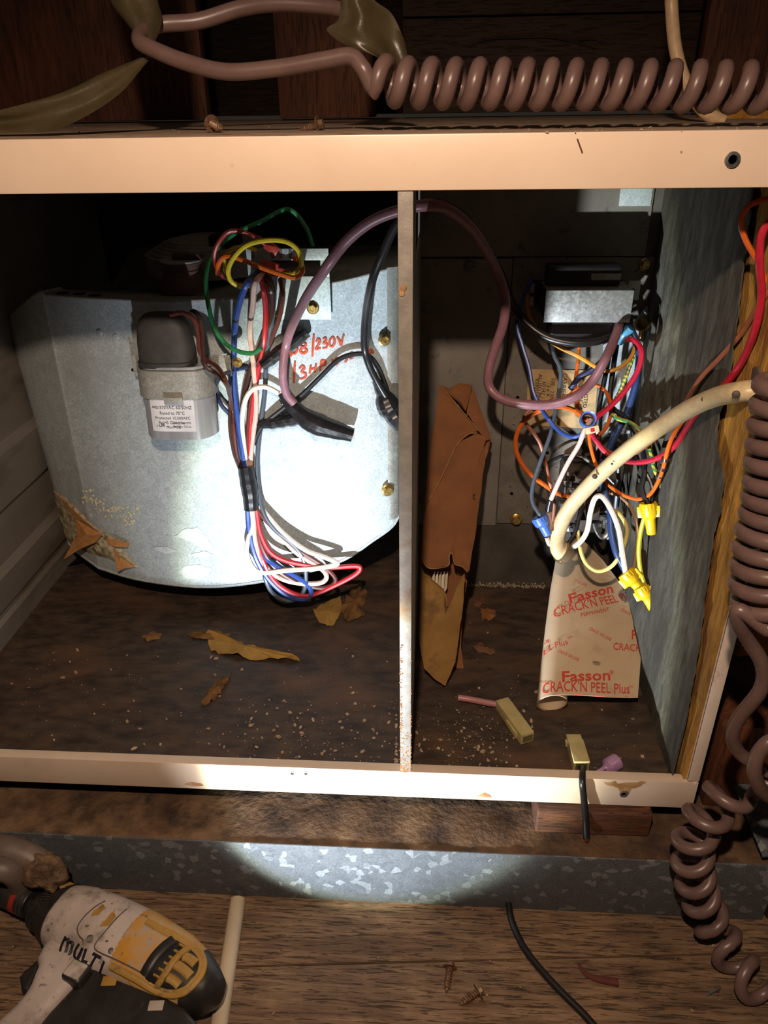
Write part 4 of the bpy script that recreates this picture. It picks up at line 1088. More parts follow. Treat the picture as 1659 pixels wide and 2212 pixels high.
cw('pale yellow wire looping low over the paper roll', [(1248, 1146, .215), (1252, 1180, .205), (1264, 1214), (1288, 1233, .19), (1314, 1228), (1334, 1208, .185), (1350, 1172), (1354, 1140, .20), (1340, 1112), (1326, 1102, .225)], 9, CRMY)
cw('thin tan wire bowing over the felt to the middle nut', [(1306, 1064, .24), (1335, 1070, .23), (1362, 1096, .215), (1376, 1140), (1374, 1195, .195), (1368, 1236, .18)], 7, TAN)
cw('thin black cable ring above the relay', [(1164, 1036, .30), (1180, 1004, .305), (1218, 984), (1256, 988, .30), (1288, 1008, .29)], 7, BLK)
mb = MB(); mb.tube([P(1262, 989, .275), P(1300, 1018, .262), P(1329, 1046, .255)], .0022, 10); tag(mb.build('steel_rod', STEEL), 'thin bright steel rod crossing behind the cream cable', 'rod')
# dark bands on the wires
def band(px, py, Y, d, r, L, m, par):
    c = P(px, py, Y); M = frame(c, d); mb = MB(); mb.lathe([(r * .9, -L / 2), (r * 1.06, -L / 2), (r * 1.06, L / 2), (r * .9, L / 2)], 12, M); mb.build('dark_band', m, par)

# cream sheath with an open cut end
cs = wpts([(1640, 843, .040), (1600, 846, .045), (1545, 858, .075), (1488, 884, .11), (1430, 920, .14), (1372, 960, .165), (1312, 1010, .185), (1262, 1060, .20), (1226, 1104, .205), (1206, 1150, .205), (1205, 1182, .20), (1218, 1194, .20)])
sp = spline(cs, 8)
mb = MB(); mb.tube(sp, lambda t: .0096 if t < .9 else .0096 + .003 * (t - .9) / .1, 14, flat=.8)
sheath = tag(mb.build('cream_cable', CREAM), 'thick cream sheathed cable from the right connector to its cut end above the roll', 'cable')
e = sp[-1]; ed = (sp[-1] - sp[-4]).normalized()
mb = MB(); mb.lathe([(.0122, -.004), (.0124, .003), (.0095, .003), (.0092, -.001), (0, -.001)], 16, frame(e, ed)); mb.build('cut_end', mat('sheath_inside', h('#5b4a30')), sheath)
for x, y, Y, s in [(1285, 1029, .178, .0028), (1322, 1002, .168, .0012), (1590, 852, .033, .003), (1520, 862, .075, .002)]:
    c = P(x, y, Y); mb = MB(); mb.lathe([(s, 0), (s * .6, .0004), (0, .0004)], 8, frame(c, (CAM - c))); mb.build('burn_mark', mat('scorch', h('#3a2a1a')), sheath)
# cable connector in the side panel
CONN = mat('dusty_grey_connector', h('#5a5450'), h('#6d6661'), 60, .6, .3, bmp=.2, bscale=300)
cc = P(1646, 842, .038)
cn = thing('cable_connector', cc, 'grey threaded cable connector holding the cream cable at the right side', 'connector')
Mc = frame(cc, (1, -.12, .05))
mb = MB(); mb.lathe([(.0135, -.006), (.0165, -.006), (.0172, -.003), (.0172, .000), (.0160, .002), (.0160, .006), (.0175, .008), (.0175, .016), (.0155, .018), (.0155, .03)], 28, Mc); mb.build('threaded_body', CONN, cn, sharp=30)
for k in range(8):
    a = k * math.pi / 4 + .2
    mb = MB(); M2 = Mc @ Matrix.Rotation(a, 4, 'Z'); mb.box((.015, -.0028, .001), (.0205, .0028, .0065), .0008, M2); mb.build('locknut_lug', CONN, cn)

# wire nuts
NUTY = mat('yellow_nut_plastic', h('#e0bf1c'), h('#d0a916'), 60, .35); NUTB = mat('blue_nut_plastic', h('#4f74c0'), h('#4468b4'), 60, .4)
def wire_nut(a, b, m, label, wpx, wings=True):
    pa, pb = P(*a), P(*b); L = (pb - pa).length; r = pxr(pa, wpx / 2)
    M = frame(pa, pb - pa)
    t = thing('wire_nut', pa, label, 'wire nut', 'twist-on wire nuts')
    mb = MB(); mb.lathe([(r * .72, .002), (r * .98, 0), (r, .001), (r, L * .36), (r * .82, L * .46), (r * .64, L * .50), (r * .58, L * .96), (r * .5, L), (0, L)], 22, M, caps=False)
    mb.lathe([(r * .72, .002), (r * .6, L * .2), (0, L * .2)], 22, M, caps=False)
    body = mb.build('cone_body', m, t, sharp=30)
    for k in range(16):
        M2 = M @ Matrix.Rotation(k * math.pi / 8, 4, 'Z'); mb = MB(); mb.box((r * .96, -.0005, .0012), (r * 1.05, .0005, L * .22), 0, M2); mb.build('rib', m, body)
    if wings:
        for k in (0, math.pi):
            M2 = M @ Matrix.Rotation(k + .5, 4, 'Z'); mb = MB(); mb.box((r * .7, -.0020, L * .10), (r * 1.38, .0020, L * .46), .0010, M2); mb.build('wing', m, t)
wire_nut((1400, 1086, .182), (1408, 1154, .172), NUTY, 'upright yellow wire nut highest on the felt', 36)
wire_nut((1350, 1236, .178), (1393, 1284, .164), NUTY, 'yellow wire nut holding the thick navy wire', 36)
wire_nut((1384, 1268, .166), (1412, 1318, .152), NUTY, 'lowest yellow wire nut tucked under the other one', 32)
wire_nut((1164, 1116, .202), (1184, 1156, .196), NUTB, 'ribbed blue wire nut left of the relay', 34, False)
# blue ring splice and cream tag, light blue crimp
rc = P(1270, 906, .19)
mb = MB(); mb.lathe([(.0062, .006), (.0075, .007), (.0078, .004), (.0072, -.014), (.0058, -.014), (.0060, .0055)], 20, frame(rc, (-.12, -.9, .45)), caps=False)
tag(mb.build('ring_splice', NUTB), 'open blue plastic splice cap in the middle of the control wires', 'splice cap')
c = P(1279, 928, .186); mb = MB(); mb.box((-.0065, -.0035, -.002), (.0065, .0035, .002), .001, frame(c, (0, -1, .2), (1, 0, .25))); tg = mb.build('cream_clip', CREAM); tag(tg, 'tiny cream plastic clip under the blue splice cap', 'clip')
mb = MB(); mb.box((-.0018, -.0018, .0018), (.0018, .0018, .0024), 0, frame(c, (0, -1, .2), (1, 0, .25))); mb.build('red_dot', RED, tg)
mb = MB(); mb.tube(spline([P(1336, 738, .268), P(1348, 722, .264), P(1362, 708, .262)], 4), lambda t: .0062 - .0022 * abs(t - .5), 12); tag(mb.build('crimp_connector', mat('light_blue_crimp', h('#4f93b8'), h('#3a7897'), 100, .3)), 'light blue crimp connector below the transformer corner', 'crimp')

# bands on selected wires (children of those wires)
by_label = {o.get('label'): o for o in bpy.data.objects if o.get('label')}
wo = by_label['pale salmon wire with a black band from the ring to the blue wire nut']
q = P(1187, 1090, .205); mb = MB(); mb.tube([P(1190, 1080, .2045), q, P(1185, 1103, .205)], .0037, 10); mb.build('black_band', BLK, wo)
wo = by_label['orange wire with dark bands curling down the felt to the upper yellow nut']
for a, b, Y in [((1438, 988), (1437, 996), .158), ((1433, 1006), (1429, 1016), .163), ((1427, 1023), (1424, 1031), .168)]:
    mb = MB(); mb.tube([P(*a, Y), P(*b, Y)], .0036, 10); mb.build('dark_band', BRND, wo)

# ------------------------------------------------------------------ torn brown envelope
ENV = mat('brown_envelope_paper', h('#6f431f'), h('#7f5028'), 30, .8, bmp=.15, bscale=200, c3=h('#5f391b'), s3=14, lo3=.5, hi3=.75)
ENVS = mat('water_stained_envelope', h('#7c5a28'), h('#937038'), 22, .8, bmp=.2, bscale=160, c3=h('#5c3d17'), s3=26, lo3=.5, hi3=.68)
def eY(x, y, off=0.0): return lerp(.1330, .318, (1485 - y) / (1485 - 828)) - off
def EP(x, y, off=0.0): return P(x, y, eY(x, y, off))
env = thing('torn_envelope', EP(962, 1484), 'torn brown paper envelope leaning in the corner beside the divider', 'envelope')
def sheet(pts, name, m, off=0.0, bulge=.004, th=.0006, seed=0, n=4, amp=.10, par=None):
    tt = rag(pts, amp, n, seed); q = [EP(x, y, off) for x, y in tt]
    c = sum(q, Vector()) / len(q) + Vector((0, -bulge, 0)); k_ = len(q); mb = MB()
    mid = [a.lerp(c, .5) + Vector((0, -bulge * .55, 0)) for a in q]
    mb.v = q + mid + [c]
    for i in range(k_):
        j = (i + 1) % k_
        mb.f += [[i, j, k_ + j, k_ + i], [k_ + i, k_ + j, 2 * k_]]; mb.m += [0, 0]
    nv = len(mb.v); mb.v += [a + Vector((0, th, 0)) for a in mb.v[:nv]]
    for f in mb.f[:]: mb.f.append([i + nv for i in f][::-1]); mb.m.append(0)
    for i in range(k_): mb.f.append([i, i + nv, (i + 1) % k_ + nv, (i + 1) % k_]); mb.m.append(0)
    return mb.build(name, m, par or env, sharp=50)
sheet([(950, 828), (1018, 830), (1022, 838), (1062, 950), (1060, 958), (1048, 1000), (1012, 1240), (1000, 1310), (984, 1470), (962, 1484), (916, 1444), (906, 1380), (906, 1215), (914, 1120), (928, 980), (946, 845)], 'back_sheet', ENV, -.024, .0, seed=1, amp=.02)
sheet([(952, 832), (970, 840), (992, 828), (1020, 832), (1016, 850), (1006, 888), (990, 868), (968, 850)], 'top_fold', ENV, -.004, .003, seed=2, amp=.03)
sheet([(1022, 836), (1060, 948), (1052, 952), (1032, 930), (1008, 890), (1016, 852)], 'right_gusset', ENV, -.003, .001, seed=3, amp=.02)
sheet([(948, 832), (956, 836), (1034, 930), (1016, 936), (1000, 945), (976, 990), (950, 1040), (926, 1085), (930, 980), (940, 900)], 'diagonal_flap', ENV, .008, .001, seed=4, amp=.03)
sheet([(1030, 936), (1052, 944), (1046, 962), (1048, 1000), (1036, 1080), (1026, 1160), (1014, 1232), (1008, 1236), (998, 1224), (982, 1218), (976, 1196), (970, 1200), (968, 1222), (930, 1228), (914, 1216), (908, 1208), (914, 1125), (926, 1082), (960, 1020), (990, 955)], 'front_sheet', ENV, .016, .006, seed=5, amp=.06)
sheet([(1044, 962), (1060, 950), (1056, 975), (1044, 1010)], 'corner_fold', ENV, .006, .002, seed=8, amp=.03)
lower = sheet([(908, 1222), (918, 1240), (940, 1258), (960, 1278), (966, 1310), (970, 1320), (990, 1282), (994, 1250), (1004, 1238), (1002, 1290), (994, 1350), (988, 1400), (984, 1430), (962, 1482), (940, 1468), (916, 1444), (906, 1390), (904, 1300)], 'lower_sheet', ENVS, .012, .006, seed=6, amp=.08)
sheet([(984, 1290), (1000, 1300), (996, 1400), (1004, 1462), (984, 1460)], 'rear_edge', ENV, -.016, .0, seed=7, amp=.02)
for k in range(5):
    x = 934 + k * 7
    sheet([(x, 1246 - k), (x + 6, 1234), (x + 4, 1270), (x - 4, 1286)], 'paper_leaf', mat('old_paper_%d' % k, h(['#b7a78c', '#c4b59c', '#a3937a', '#bfb097', '#ab9b80'][k])), -.002 - .0015 * k, .0, seed=9 + k, amp=.02)
ENVE = mat('paper_edge_highlight', h('#a07a50'), h('#8a6238'), 200, .85)  # highlight along folds and torn edges, put in as a paler colour
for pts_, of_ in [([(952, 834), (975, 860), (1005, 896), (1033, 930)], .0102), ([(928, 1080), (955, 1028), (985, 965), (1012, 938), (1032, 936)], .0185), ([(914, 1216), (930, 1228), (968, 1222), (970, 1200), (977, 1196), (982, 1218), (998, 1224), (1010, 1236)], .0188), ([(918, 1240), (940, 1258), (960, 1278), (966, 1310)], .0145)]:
    mb = MB(); mb.tube(spline([EP(x, y, of_) for x, y in pts_], 5), .0006, 6); mb.build('edge_highlight', ENVE, env)
mb = MB(); mb.tube(spline([EP(1022, 1070, .0235), EP(1025, 1066, .0235), EP(1022, 1074, .0235), EP(1026, 1077, .0235)], 4), .0005, 5); mb.build('ink_mark', INKD, env)
# ------------------------------------------------------------------ roll of printed release paper
RP = mat('printed_release_paper', h('#c9b294'), h('#bda586'), 14, .7, bmp=.06, bscale=120, c3=h('#a08a6c'), s3=40, lo3=.58, hi3=.8)
RPI = mat('paper_inside', h('#d4b8a6'))
REDINK = mat('red_print_ink', h('#c0392f'), h('#cc4a3c'), 200, .7)
def rollY(y): return lerp(.0805, .300, (1540 - y) / (1540 - 1172))
LEFT = [(1160, 1520), (1168, 1440), (1178, 1360), (1190, 1270), (1204, 1192), (1228, 1168)]
RGT = [(1376, 1512), (1383, 1420), (1385, 1335), (1345, 1272), (1300, 1212), (1262, 1172)]
def along(tab, v):
    k = v * (len(tab) - 1); i = min(int(k), len(tab) - 2); t = k - i
    return lerp(tab[i][0], tab[i + 1][0], t), lerp(tab[i][1], tab[i + 1][1], t)
RADP = [33, 31, 28, 24, 19, 10]
def radp(v):
    k = v * (len(RADP) - 1); i = min(int(k), len(RADP) - 2); return lerp(RADP[i], RADP[i + 1], k - i)
axis_up = (P(1240, 1200, rollY(1200)) - P(1193, 1520, rollY(1520))).normalized()
xdir = Vector((1, 0, 0)); xdir = (xdir - axis_up * xdir.dot(axis_up)).normalized()
ndir = axis_up.cross(xdir) * -1
if ndir.y > 0: ndir = -ndir                                  # towards the viewer and up
def roll_front(s, v, off=0.0):
    """s in 0..1 from the left silhouette to the right free edge, on the visible side."""
    lx, ly = along(LEFT, v); rx, ry_ = along(RGT, v)
    pl0 = P(lx, ly, rollY(ly)); pr0 = P(rx, ry_, rollY(ry_) + .004)
    r = pxr(pl0, radp(v)); W = max((pr0 - pl0).length, r * 1.2)
    d = s * W
    dirx = (pr0 - pl0).normalized()
    if d < r:
        a = math.acos(max(-1, min(1, 1 - d / r)))
        x, n_ = r - r * math.cos(a), r * math.sin(a)
    else:
        t = (d - r) / max(W - r, 1e-6); x = d; n_ = r * (1 - .75 * t * t * (3 - 2 * t))
    q = pl0 + dirx * x + ndir * (n_ + off)
    return q
def roll_full(u, v):
    # u 0..0.62: inner spiral, then the visible side
    if u >= .55:
        s = (u - .55) / .45; return roll_front(s ** 1.35, v)
    lx, ly = along(LEFT, v); pl0 = P(lx, ly, rollY(ly)); r = pxr(pl0, radp(v)); rx, ry_ = along(RGT, v)
    dirx = (P(rx, ry_, rollY(ry_) + .004) - pl0).normalized()
    t = u / .55                                               # 0 inner end .. 1 left silhouette
    turns = 1.45; ang_ = math.pi + turns * 2 * math.pi * (1 - t); rr_ = r * (1 - .14 * (1 - t))
    c = pl0 + dirx * r
    return c + dirx * (math.cos(ang_) * rr_) - ndir * (math.sin(-ang_) * -rr_ * -1)
mb = MB(); mb.grid(roll_full, 110, 30, .0004); roll = tag(mb.build('paper_roll', RP, sharp=60), 'beige roll of release paper printed with red lettering on the pan', 'paper roll')
# lettering mapped on the sheet: (s, v) axes found from photo pixels
def find_sv(px, py):
    best = None; s0, v0, rad = .5, .4, .5
    for it in range(9):
        cand = []
        for i in range(-4, 5):
            for j in range(-4, 5):
                s, v = min(1, max(0, s0 + rad * i / 4)), min(1, max(0, v0 + rad * j / 4))
                q = roll_front(s, v) - CAM; z = q.dot(FWD)
                e_ = (W_PX / 2 + F_PX * q.dot(RIGHT) / z - px) ** 2 + (H_PX / 2 - F_PX * q.dot(UP) / z - py) ** 2
                cand.append((e_, s, v))
        e_, s0, v0 = min(cand); rad *= .5
    return s0, v0
def roll_text(body, a, b, hpx, bold=.0):
    """baseline from photo pixel a to b, cap height hpx."""
    v, f = text_mesh(body, 1.0, 1.0, bold=bold, res=2)
    w = max(q.x for q in v)
    # subdivide long spans is not needed: letters are small
    bx, by = (b[0] - a[0]), (b[1] - a[1]); L = math.hypot(bx, by); nx, ny = by / L, -bx / L
    A = find_sv(*a); B = find_sv(*b); Cc = find_sv(a[0] + nx * hpx, a[1] + ny * hpx); D = find_sv(b[0] + nx * hpx, b[1] + ny * hpx)
    vs_ = []
    for q in v:
        t = q.x / w; u = q.y / .7
        s = lerp(lerp(A[0], B[0], t), lerp(Cc[0], D[0], t), u); vv = lerp(lerp(A[1], B[1], t), lerp(Cc[1], D[1], t), u)
        if s > 1.0: s = 1.0
        vs_.append(roll_front(max(s, .002), max(vv, .002), .0013))
    keep = [g for g in f]
    mb = MB(); mb.add(vs_, keep); mb.build('print', REDINK, ROLLP, smooth=False)
ROLLP = roll
roll_text('Fasson', (1212, 1474), (1318, 1470), 22, .018)
roll_text('\u00ae', (1316, 1458), (1325, 1458), 9)
roll_text("CRACK'N PEEL Plus", (1170, 1503), (1360, 1499), 21, .006)
roll_text('TM', (1358, 1488), (1367, 1488), 6)
roll_text('Fasson', (1229, 1306), (1325, 1281), 20, .018)
roll_text("CRACK'N PEEL Plu", (1196, 1338), (1364, 1294), 18, .004)
roll_text('PERMANENT', (1255, 1334), (1316, 1321), 8)
roll_text('CRACK ON LINE', (1271, 1361), (1318, 1386), 7)
roll_text('CRACK ON LINE', (1204, 1410), (1249, 1430), 7)
roll_text('CRACK ON LINE', (1339, 1320), (1383, 1347), 7)
roll_text('CT ON LINE', (1238, 1258), (1266, 1268), 6)
roll_text('N LINE', (1165, 1478), (1181, 1481), 6)
roll_text('on', (1172, 1398), (1188, 1391), 13)
roll_text('EL Plus', (1172, 1421), (1228, 1392), 12)
roll_text('TM', (1227, 1383), (1237, 1378), 5)
roll_text('Fa', (1363, 1382), (1384, 1382), 20, .018)
roll_text('CRACK', (1323, 1404), (1384, 1408), 15, .004)
roll_text('Co', (1349, 1510), (1358, 1512), 6)
# top halves of PERMANENT cut by the edge: small ticks
for k in range(11):
    x = 1242 + k * 6; s, v = find_sv(x, 1505.5); q = roll_front(s, max(v, .001), .0010); mb = MB(); mb.box(q + Vector((-.0010, -.0002, -.0006)), q + Vector((.0010, .0002, .0006))); mb.build('print', REDINK, roll)
s, v = find_sv(1284, 1433); q = roll_front(s, v, .0003)
mb = MB(); mb.lathe([(.0055, 0), (.004, .0004), (0, .0006)], 7, frame(q, ndir) @ Matrix.Diagonal((1.2, .6, 1, 1))); mb.build('grime_spot', mat('grime', h('#6e6450'), h('#94866c'), 300, .9), roll)

# ------------------------------------------------------------------ things lying on the cabinet floor
NYL = mat('yellowed_nylon', h('#b9ac7c'), h('#a99b68'), 60, .45)
PF = -.0095
# nylon connector with a pink wire stub
a = PZ(1085, 1532, PF); b = PZ(1134, 1600, PF); d = (b - a); L = d.length + .004
M = frame(a + Vector((0, 0, .0005)), (0, 0, 1), d)
t = thing('nylon_connector', a, 'yellowed nylon plug with a pink wire stub lying on the pan', 'connector')
mb = MB(); mb.box((-.002, -.0072, 0), (L, .0072, .0125), .0010, M); mb.build('housing', NYL, t)
mb = MB(); mb.box((L * .45, -.0090, .002), (L * .85, -.0070, .0085), .0006, M); mb.build('latch', NYL, t)
mb = MB(); mb.box((L - .0004, -.0052, .003), (L + .0004, .0052, .0100), 0, M); mb.build('socket_opening', mat('nylon_dark', h('#6d6240')), t)
mb = MB(); mb.tube(spline([PZ(990, 1507, PF + .004), PZ(1022, 1512, PF + .004), PZ(1052, 1518, PF + .005), M @ Vector((.001, 0, .006))], 6), .0034, 10); mb.build('wire_stub', plastic('dusty_pink_wire', h('#b07a7a')), t)
# nylon connector with a black wire over the rail
a = P(1238, 1602, .050); a = PZ(1236, 1604, PF); b = PZ(1254, 1668, PF); d = b - a; L = d.length
M = frame(a, (0, 0, 1), d)
t = thing('nylon_connector', a, 'yellowed nylon plug at the rail with a black wire hanging over it', 'connector')
mb = MB(); mb.box((L * .35, -.0075, 0), (L, .0075, .014), .0010, M); mb.box((0, -.0072, 0), (L * .4, .0072, .0115), .0008, M); mb.build('housing', NYL, t)
for s in (-1, 1):
    mb = MB(); mb.box((L * .12, s * .0078 - .001, .003), (L * .24, s * .0078 + .001, .009), .0004, M); mb.build('notch', NYL, t)
mb = MB(); mb.box((L - .0003, -.0055, .003), (L + .0005, .0055, .0115), 0, M); mb.build('socket_opening', mat('nylon_shadow', h('#5a5134')), t)
wp = [M @ Vector((L * .8, 0, .007)), M @ Vector((L + .004, 0, .008)), P(1258, 1690, -.0035), P(1261, 1722, -.006), P(1265, 1765, -.010), PZ(1267, 1808, -.056)]
mb = MB(); mb.tube(spline(wp, 6), .0032, 10); w_ = mb.build('wire_stub', BLK, t)
mb = MB(); mb.tube([wp[-1], PZ(1268, 1816, -.0600)], .0022, 8); mb.build('wire_end', COPPER, w_)
# mauve insulated terminal
MAUVE = mat('mauve_insulator', h('#a884a8'), h('#967296'), 80, .35)
a = PZ(1282, 1676, PF + .003); b = PZ(1337, 1642, PF + .006); d = (b - a).normalized(); L = (b - a).length
M = frame(a, d)
t = thing('insulated_terminal', a, 'mauve insulated terminal lying beside the black wire plug', 'terminal')
mb = MB(); mb.lathe([(.0034, L * .42), (.0042, L * .48), (.0075, L * .54), (.0080, L * .6), (.0078, L * .92), (.0068, L * .95), (.006, L * .9), (0, L * .88)], 20, M); mb.build('insulator', MAUVE, t)
mb = MB(); mb.box((-.0018, -.0032, L * .02), (.0018, .0032, L * .45), .0006, M); mb.build('blade', MAUVE, t)
mb = MB(); mb.box((-.0014, -.0022, L * .9), (.0014, .0022, L * 1.08), .0004, M); mb.build('brass_tip', BRASSBOLT, t)

def scrap(pts, Z, m, label, seed, curl=.002, name='paper_scrap', th=.0004, group='paper scraps on the pan'):
    tt = rag(pts, .14, 4, seed); q = [PZ(x, y, Z) for x, y in tt]
    c = sum(q, Vector()) / len(q); k_ = len(q); mb = MB(); rr = random.Random(seed)
    q = [a + Vector((0, 0, abs(rr.gauss(0, curl * .5)))) for a in q]
    mid = [a.lerp(c, .5) + Vector((0, 0, curl * rr.uniform(.2, 1.0))) for a in q]
    mb.v = q + mid + [c + Vector((0, 0, curl))]
    for i in range(k_):
        j = (i + 1) % k_; mb.f += [[i, j, k_ + j, k_ + i], [k_ + i, k_ + j, 2 * k_]]; mb.m += [0, 0]
    nv = len(mb.v); mb.v += [a - Vector((0, 0, th)) for a in mb.v[:nv]]
    for f in mb.f[:]: mb.f.append([i + nv for i in f][::-1]); mb.m.append(0)
    for i in range(k_): mb.f.append([i, i + nv, (i + 1) % k_ + nv, (i + 1) % k_]); mb.m.append(0)
    tag(mb.build(name, m, sharp=50), label, 'scrap', group)
KR2 = mat('old_kraft_scrap', h('#7b4c26'), h('#8f5c30'), 60, .85); KR3 = mat('faded_kraft_scrap', h('#5d3c28'), h('#6b4730'), 60, .85)
TORN = mat('sodden_kraft', h('#5c4022'), h('#8a6230'), 35, .9, bmp=.3, bscale=200, c3=h('#463222'), s3=30); TORN2 = mat('sodden_kraft_light', h('#8f6c34'), h('#a8843f'), 35, .9, bmp=.2, bscale=200)
scrap([(1038, 1314), (1070, 1318), (1070, 1332), (1058, 1341), (1042, 1339)], PF, KR2, 'small orange brown paper scrap right of the envelope', 31)
scrap([(1026, 1292), (1046, 1292), (1048, 1304), (1034, 1312), (1022, 1308)], PF, KR3, 'dull paper scrap farthest back beside the envelope', 32)
scrap([(1020, 1398), (1036, 1390), (1062, 1404), (1070, 1412), (1060, 1416), (1026, 1406)], PF, KR3, 'long dark red scrap midway down the pan', 33, .004)
scrap([(676, 1318), (700, 1306), (736, 1286), (738, 1322), (722, 1350), (708, 1354), (690, 1346)], PF, TORN2, 'tan torn paper piece stuck to the pan under the wire loops', 34, .003)
scrap([(738, 1318), (752, 1290), (774, 1262), (796, 1284), (790, 1300), (772, 1322), (790, 1330), (752, 1344), (742, 1334)], PF, TORN, 'crumpled dark paper flap standing behind the tan piece', 35, .009)
scrap([(446, 1372), (462, 1364), (488, 1380), (520, 1390), (560, 1404), (604, 1410), (640, 1420), (648, 1430), (600, 1428), (540, 1426), (490, 1416), (456, 1408), (450, 1390)], PF, TORN2, 'long torn tan paper strip across the middle of the left pan', 36, .005)
scrap([(404, 1372), (430, 1368), (450, 1376), (470, 1362), (500, 1376), (476, 1384), (440, 1382), (416, 1380)], PF, TORN, 'thin frayed brown paper shred beyond the long tan strip', 37, .004)
scrap([(432, 1520), (452, 1506), (448, 1494), (476, 1474), (500, 1460), (494, 1474), (480, 1494), (462, 1514), (442, 1526)], PF, TORN, 'curled olive fibre shred near the front of the left pan', 38, .006)
scrap([(306, 1376), (330, 1366), (352, 1370), (346, 1380), (318, 1386)], PF, TORN, 'faint brown shred left of the frayed paper', 39, .003)

# crumbs and flakes
def crumbs(name, n, fn, Z, lo, hi, m, label, cat='debris', seed=3):
    rr = random.Random(seed); mb = MB()
    for k in range(n):
        x, y = fn(rr); q = PZ(x, y, Z); s = lo + (hi - lo) * rr.random() ** 3.5
        M = frame(q, (rr.uniform(-.3, .3), rr.uniform(-.3, .3), 1), (rr.uniform(-1, 1), rr.uniform(-1, 1), 0)) @ Matrix.Diagonal((rr.uniform(.7, 1.6), rr.uniform(.6, 1), 1, 1))
        mb.lathe([(s, -.0002), (s * .8, s * .5), (0, s * .6)], 5, M)
    tag(mb.build(name, m, smooth=False), label, cat, kind='stuff')
CR1 = mat('pale_crumbs', h('#b8a48c'), h('#8d7560'), 90, .9)
def fl(rr):
    if rr.random() < .55:
        x = rr.gauss(700, 130); y = rr.gauss(1590, 45)
    else: x = rr.uniform(20, 855); y = rr.uniform(1400, 1645)
    lim = 1636 + x * .034
    return min(max(x, 5), 856), min(y, lim - 3)
crumbs('crumbs', 420, fl, PF, .0004, .0026, CR1, 'pale crumbs and flakes scattered over the left pan', seed=4)
def fr(rr):
    if rr.random() < .7: x = rr.gauss(1030, 60); y = rr.gauss(1590, 45)
    else: x = rr.uniform(905, 1420); y = rr.uniform(1340, 1650)
    lim = 1668 + (x - 890) * .036
    return min(max(x, 900), 1425 - max(0, 1600 - y) * .3), min(y, lim - 3)
crumbs('crumbs', 330, fr, PF, .0004, .0022, CR1, 'pale crumbs and flakes scattered over the right pan', seed=5)
def ff(rr): return rr.uniform(0, 1640), rr.uniform(1965, 2205)
crumbs('floor_chips', 130, ff, -.1385, .0004, .0016, mat('wood_dust', h('#a08468'), h('#7d6248'), 90, .9), 'tiny pale chips scattered over the floor boards', seed=6)
crumbs('deck_grit', 60, lambda rr: (rr.uniform(20, 1640), rr.uniform(268, 286)), ZT1, .0004, .0012, CR1, 'fine grit on the top deck of the cabinet', seed=8)

# ------------------------------------------------------------------ screws
def screw(head, tip, m, label, L=.018, rh=.0045, group='hex head screws'):
    d = (Vector(tip) - Vector(head)).normalized(); M = frame(head, d)
    t = thing('hex_screw', head, label, 'screw', group)
    mb = MB(); mb.lathe([(rh * .62, -.0035), (rh * .72, -.003), (rh * .72, 0)], 6, M); mb.lathe([(rh * 1.25, 0), (rh * 1.25, .0008), (rh * .5, .0012)], 20, M); mb.build('hex_head', m, t, sharp=30)
    mb = MB(); n = 12; rows = 9 * 8; o_ = len(mb.v)
    for i in range(rows + 1):
        z = .001 + (L - .001) * i / rows; taper = 1 if z < L * .72 else max(.05, (L - z) / (L * .28))
        for k in range(n):
            ph = (i / 8 - k / n) % 1.0
            r = rh * .47 * taper * (1 + .42 * max(0, 1 - abs(ph - .5) * 4))
            a = 2 * math.pi * k / n; mb.v.append(M @ Vector((r * math.cos(a), r * math.sin(a), z)))
    for i in range(rows):
        for k in range(n): mb.f.append([i * n + k, i * n + (k + 1) % n, (i + 1) * n + (k + 1) % n, (i + 1) * n + k]); mb.m.append(0)
    mb.build('threaded_shank', m, t, sharp=20)
    return t
screw(P(456, 266, .10), P(490, 284, .085), RUSTSTEEL, 'rusty hex screw on the top deck, left one', .0165, .0046)
screw(P(689, 269, .115), P(648, 280, .118), RUSTSTEEL, 'rusty hex washer screw on the top deck, right one', .0165, .0048)
screw(PZ(972, 2088, -.1345), PZ(964, 2142, -.1375), RUSTSTEEL, 'hex screw lying upright in the frame near the board seam', .023, .0050)
screw(PZ(1034, 2142, -.1345), PZ(996, 2168, -.1375), RUSTSTEEL, 'hex washer screw lying nearest the lower edge of the boards', .021, .0055)
screw(PZ(1549, 2136, -.137), PZ(1522, 2153, -.138), STEEL, 'small bright screw lying beside the end of the coiled cord', .013, .0022)

# thin black cable, brown offcut and cream trim stick on the boards
mb = MB(); mb.tube(spline([PZ(1098, 1950, -.135), PZ(1106, 1990, -.1355), PZ(1128, 2040, -.1355), PZ(1160, 2085, -.1355), PZ(1205, 2135, -.1355), PZ(1260, 2190, -.1355), PZ(1300, 2235, -.1355)], 8), .0032, 10); tag(mb.build('thin_cable', BLK), 'thin black cable curving over the boards from the platform', 'cable')
mb = MB(); mb.tube(spline([PZ(1250, 2082, -.1375), PZ(1264, 2102, -.1375), PZ(1290, 2114, -.1375), PZ(1336, 2122, -.1372)], 6), lambda t: .0012 + .0028 * t, 8, flat=.6); tag(mb.build('brown_offcut', BRN), 'curved brown plastic offcut on the boards', 'offcut')
WS = mat('cream_plastic_trim', h('#c2b196'), h('#b5a388'), 20, .5)
a = PZ(514, 1944, -.1375); b = PZ(462, 2290, -.1375)
M = frame(a, b - a, (1, 0, 0)); L = (b - a).length
prof = [(-.0072, 0), (.0072, 0), (.0072, .004), (.0055, .0068), (.002, .0085), (-.002, .0085), (-.0055, .0068), (-.0072, .004)]
up_ = Vector((0, 0, 1)); dd = (b - a).normalized(); sd = dd.cross(up_).normalized()
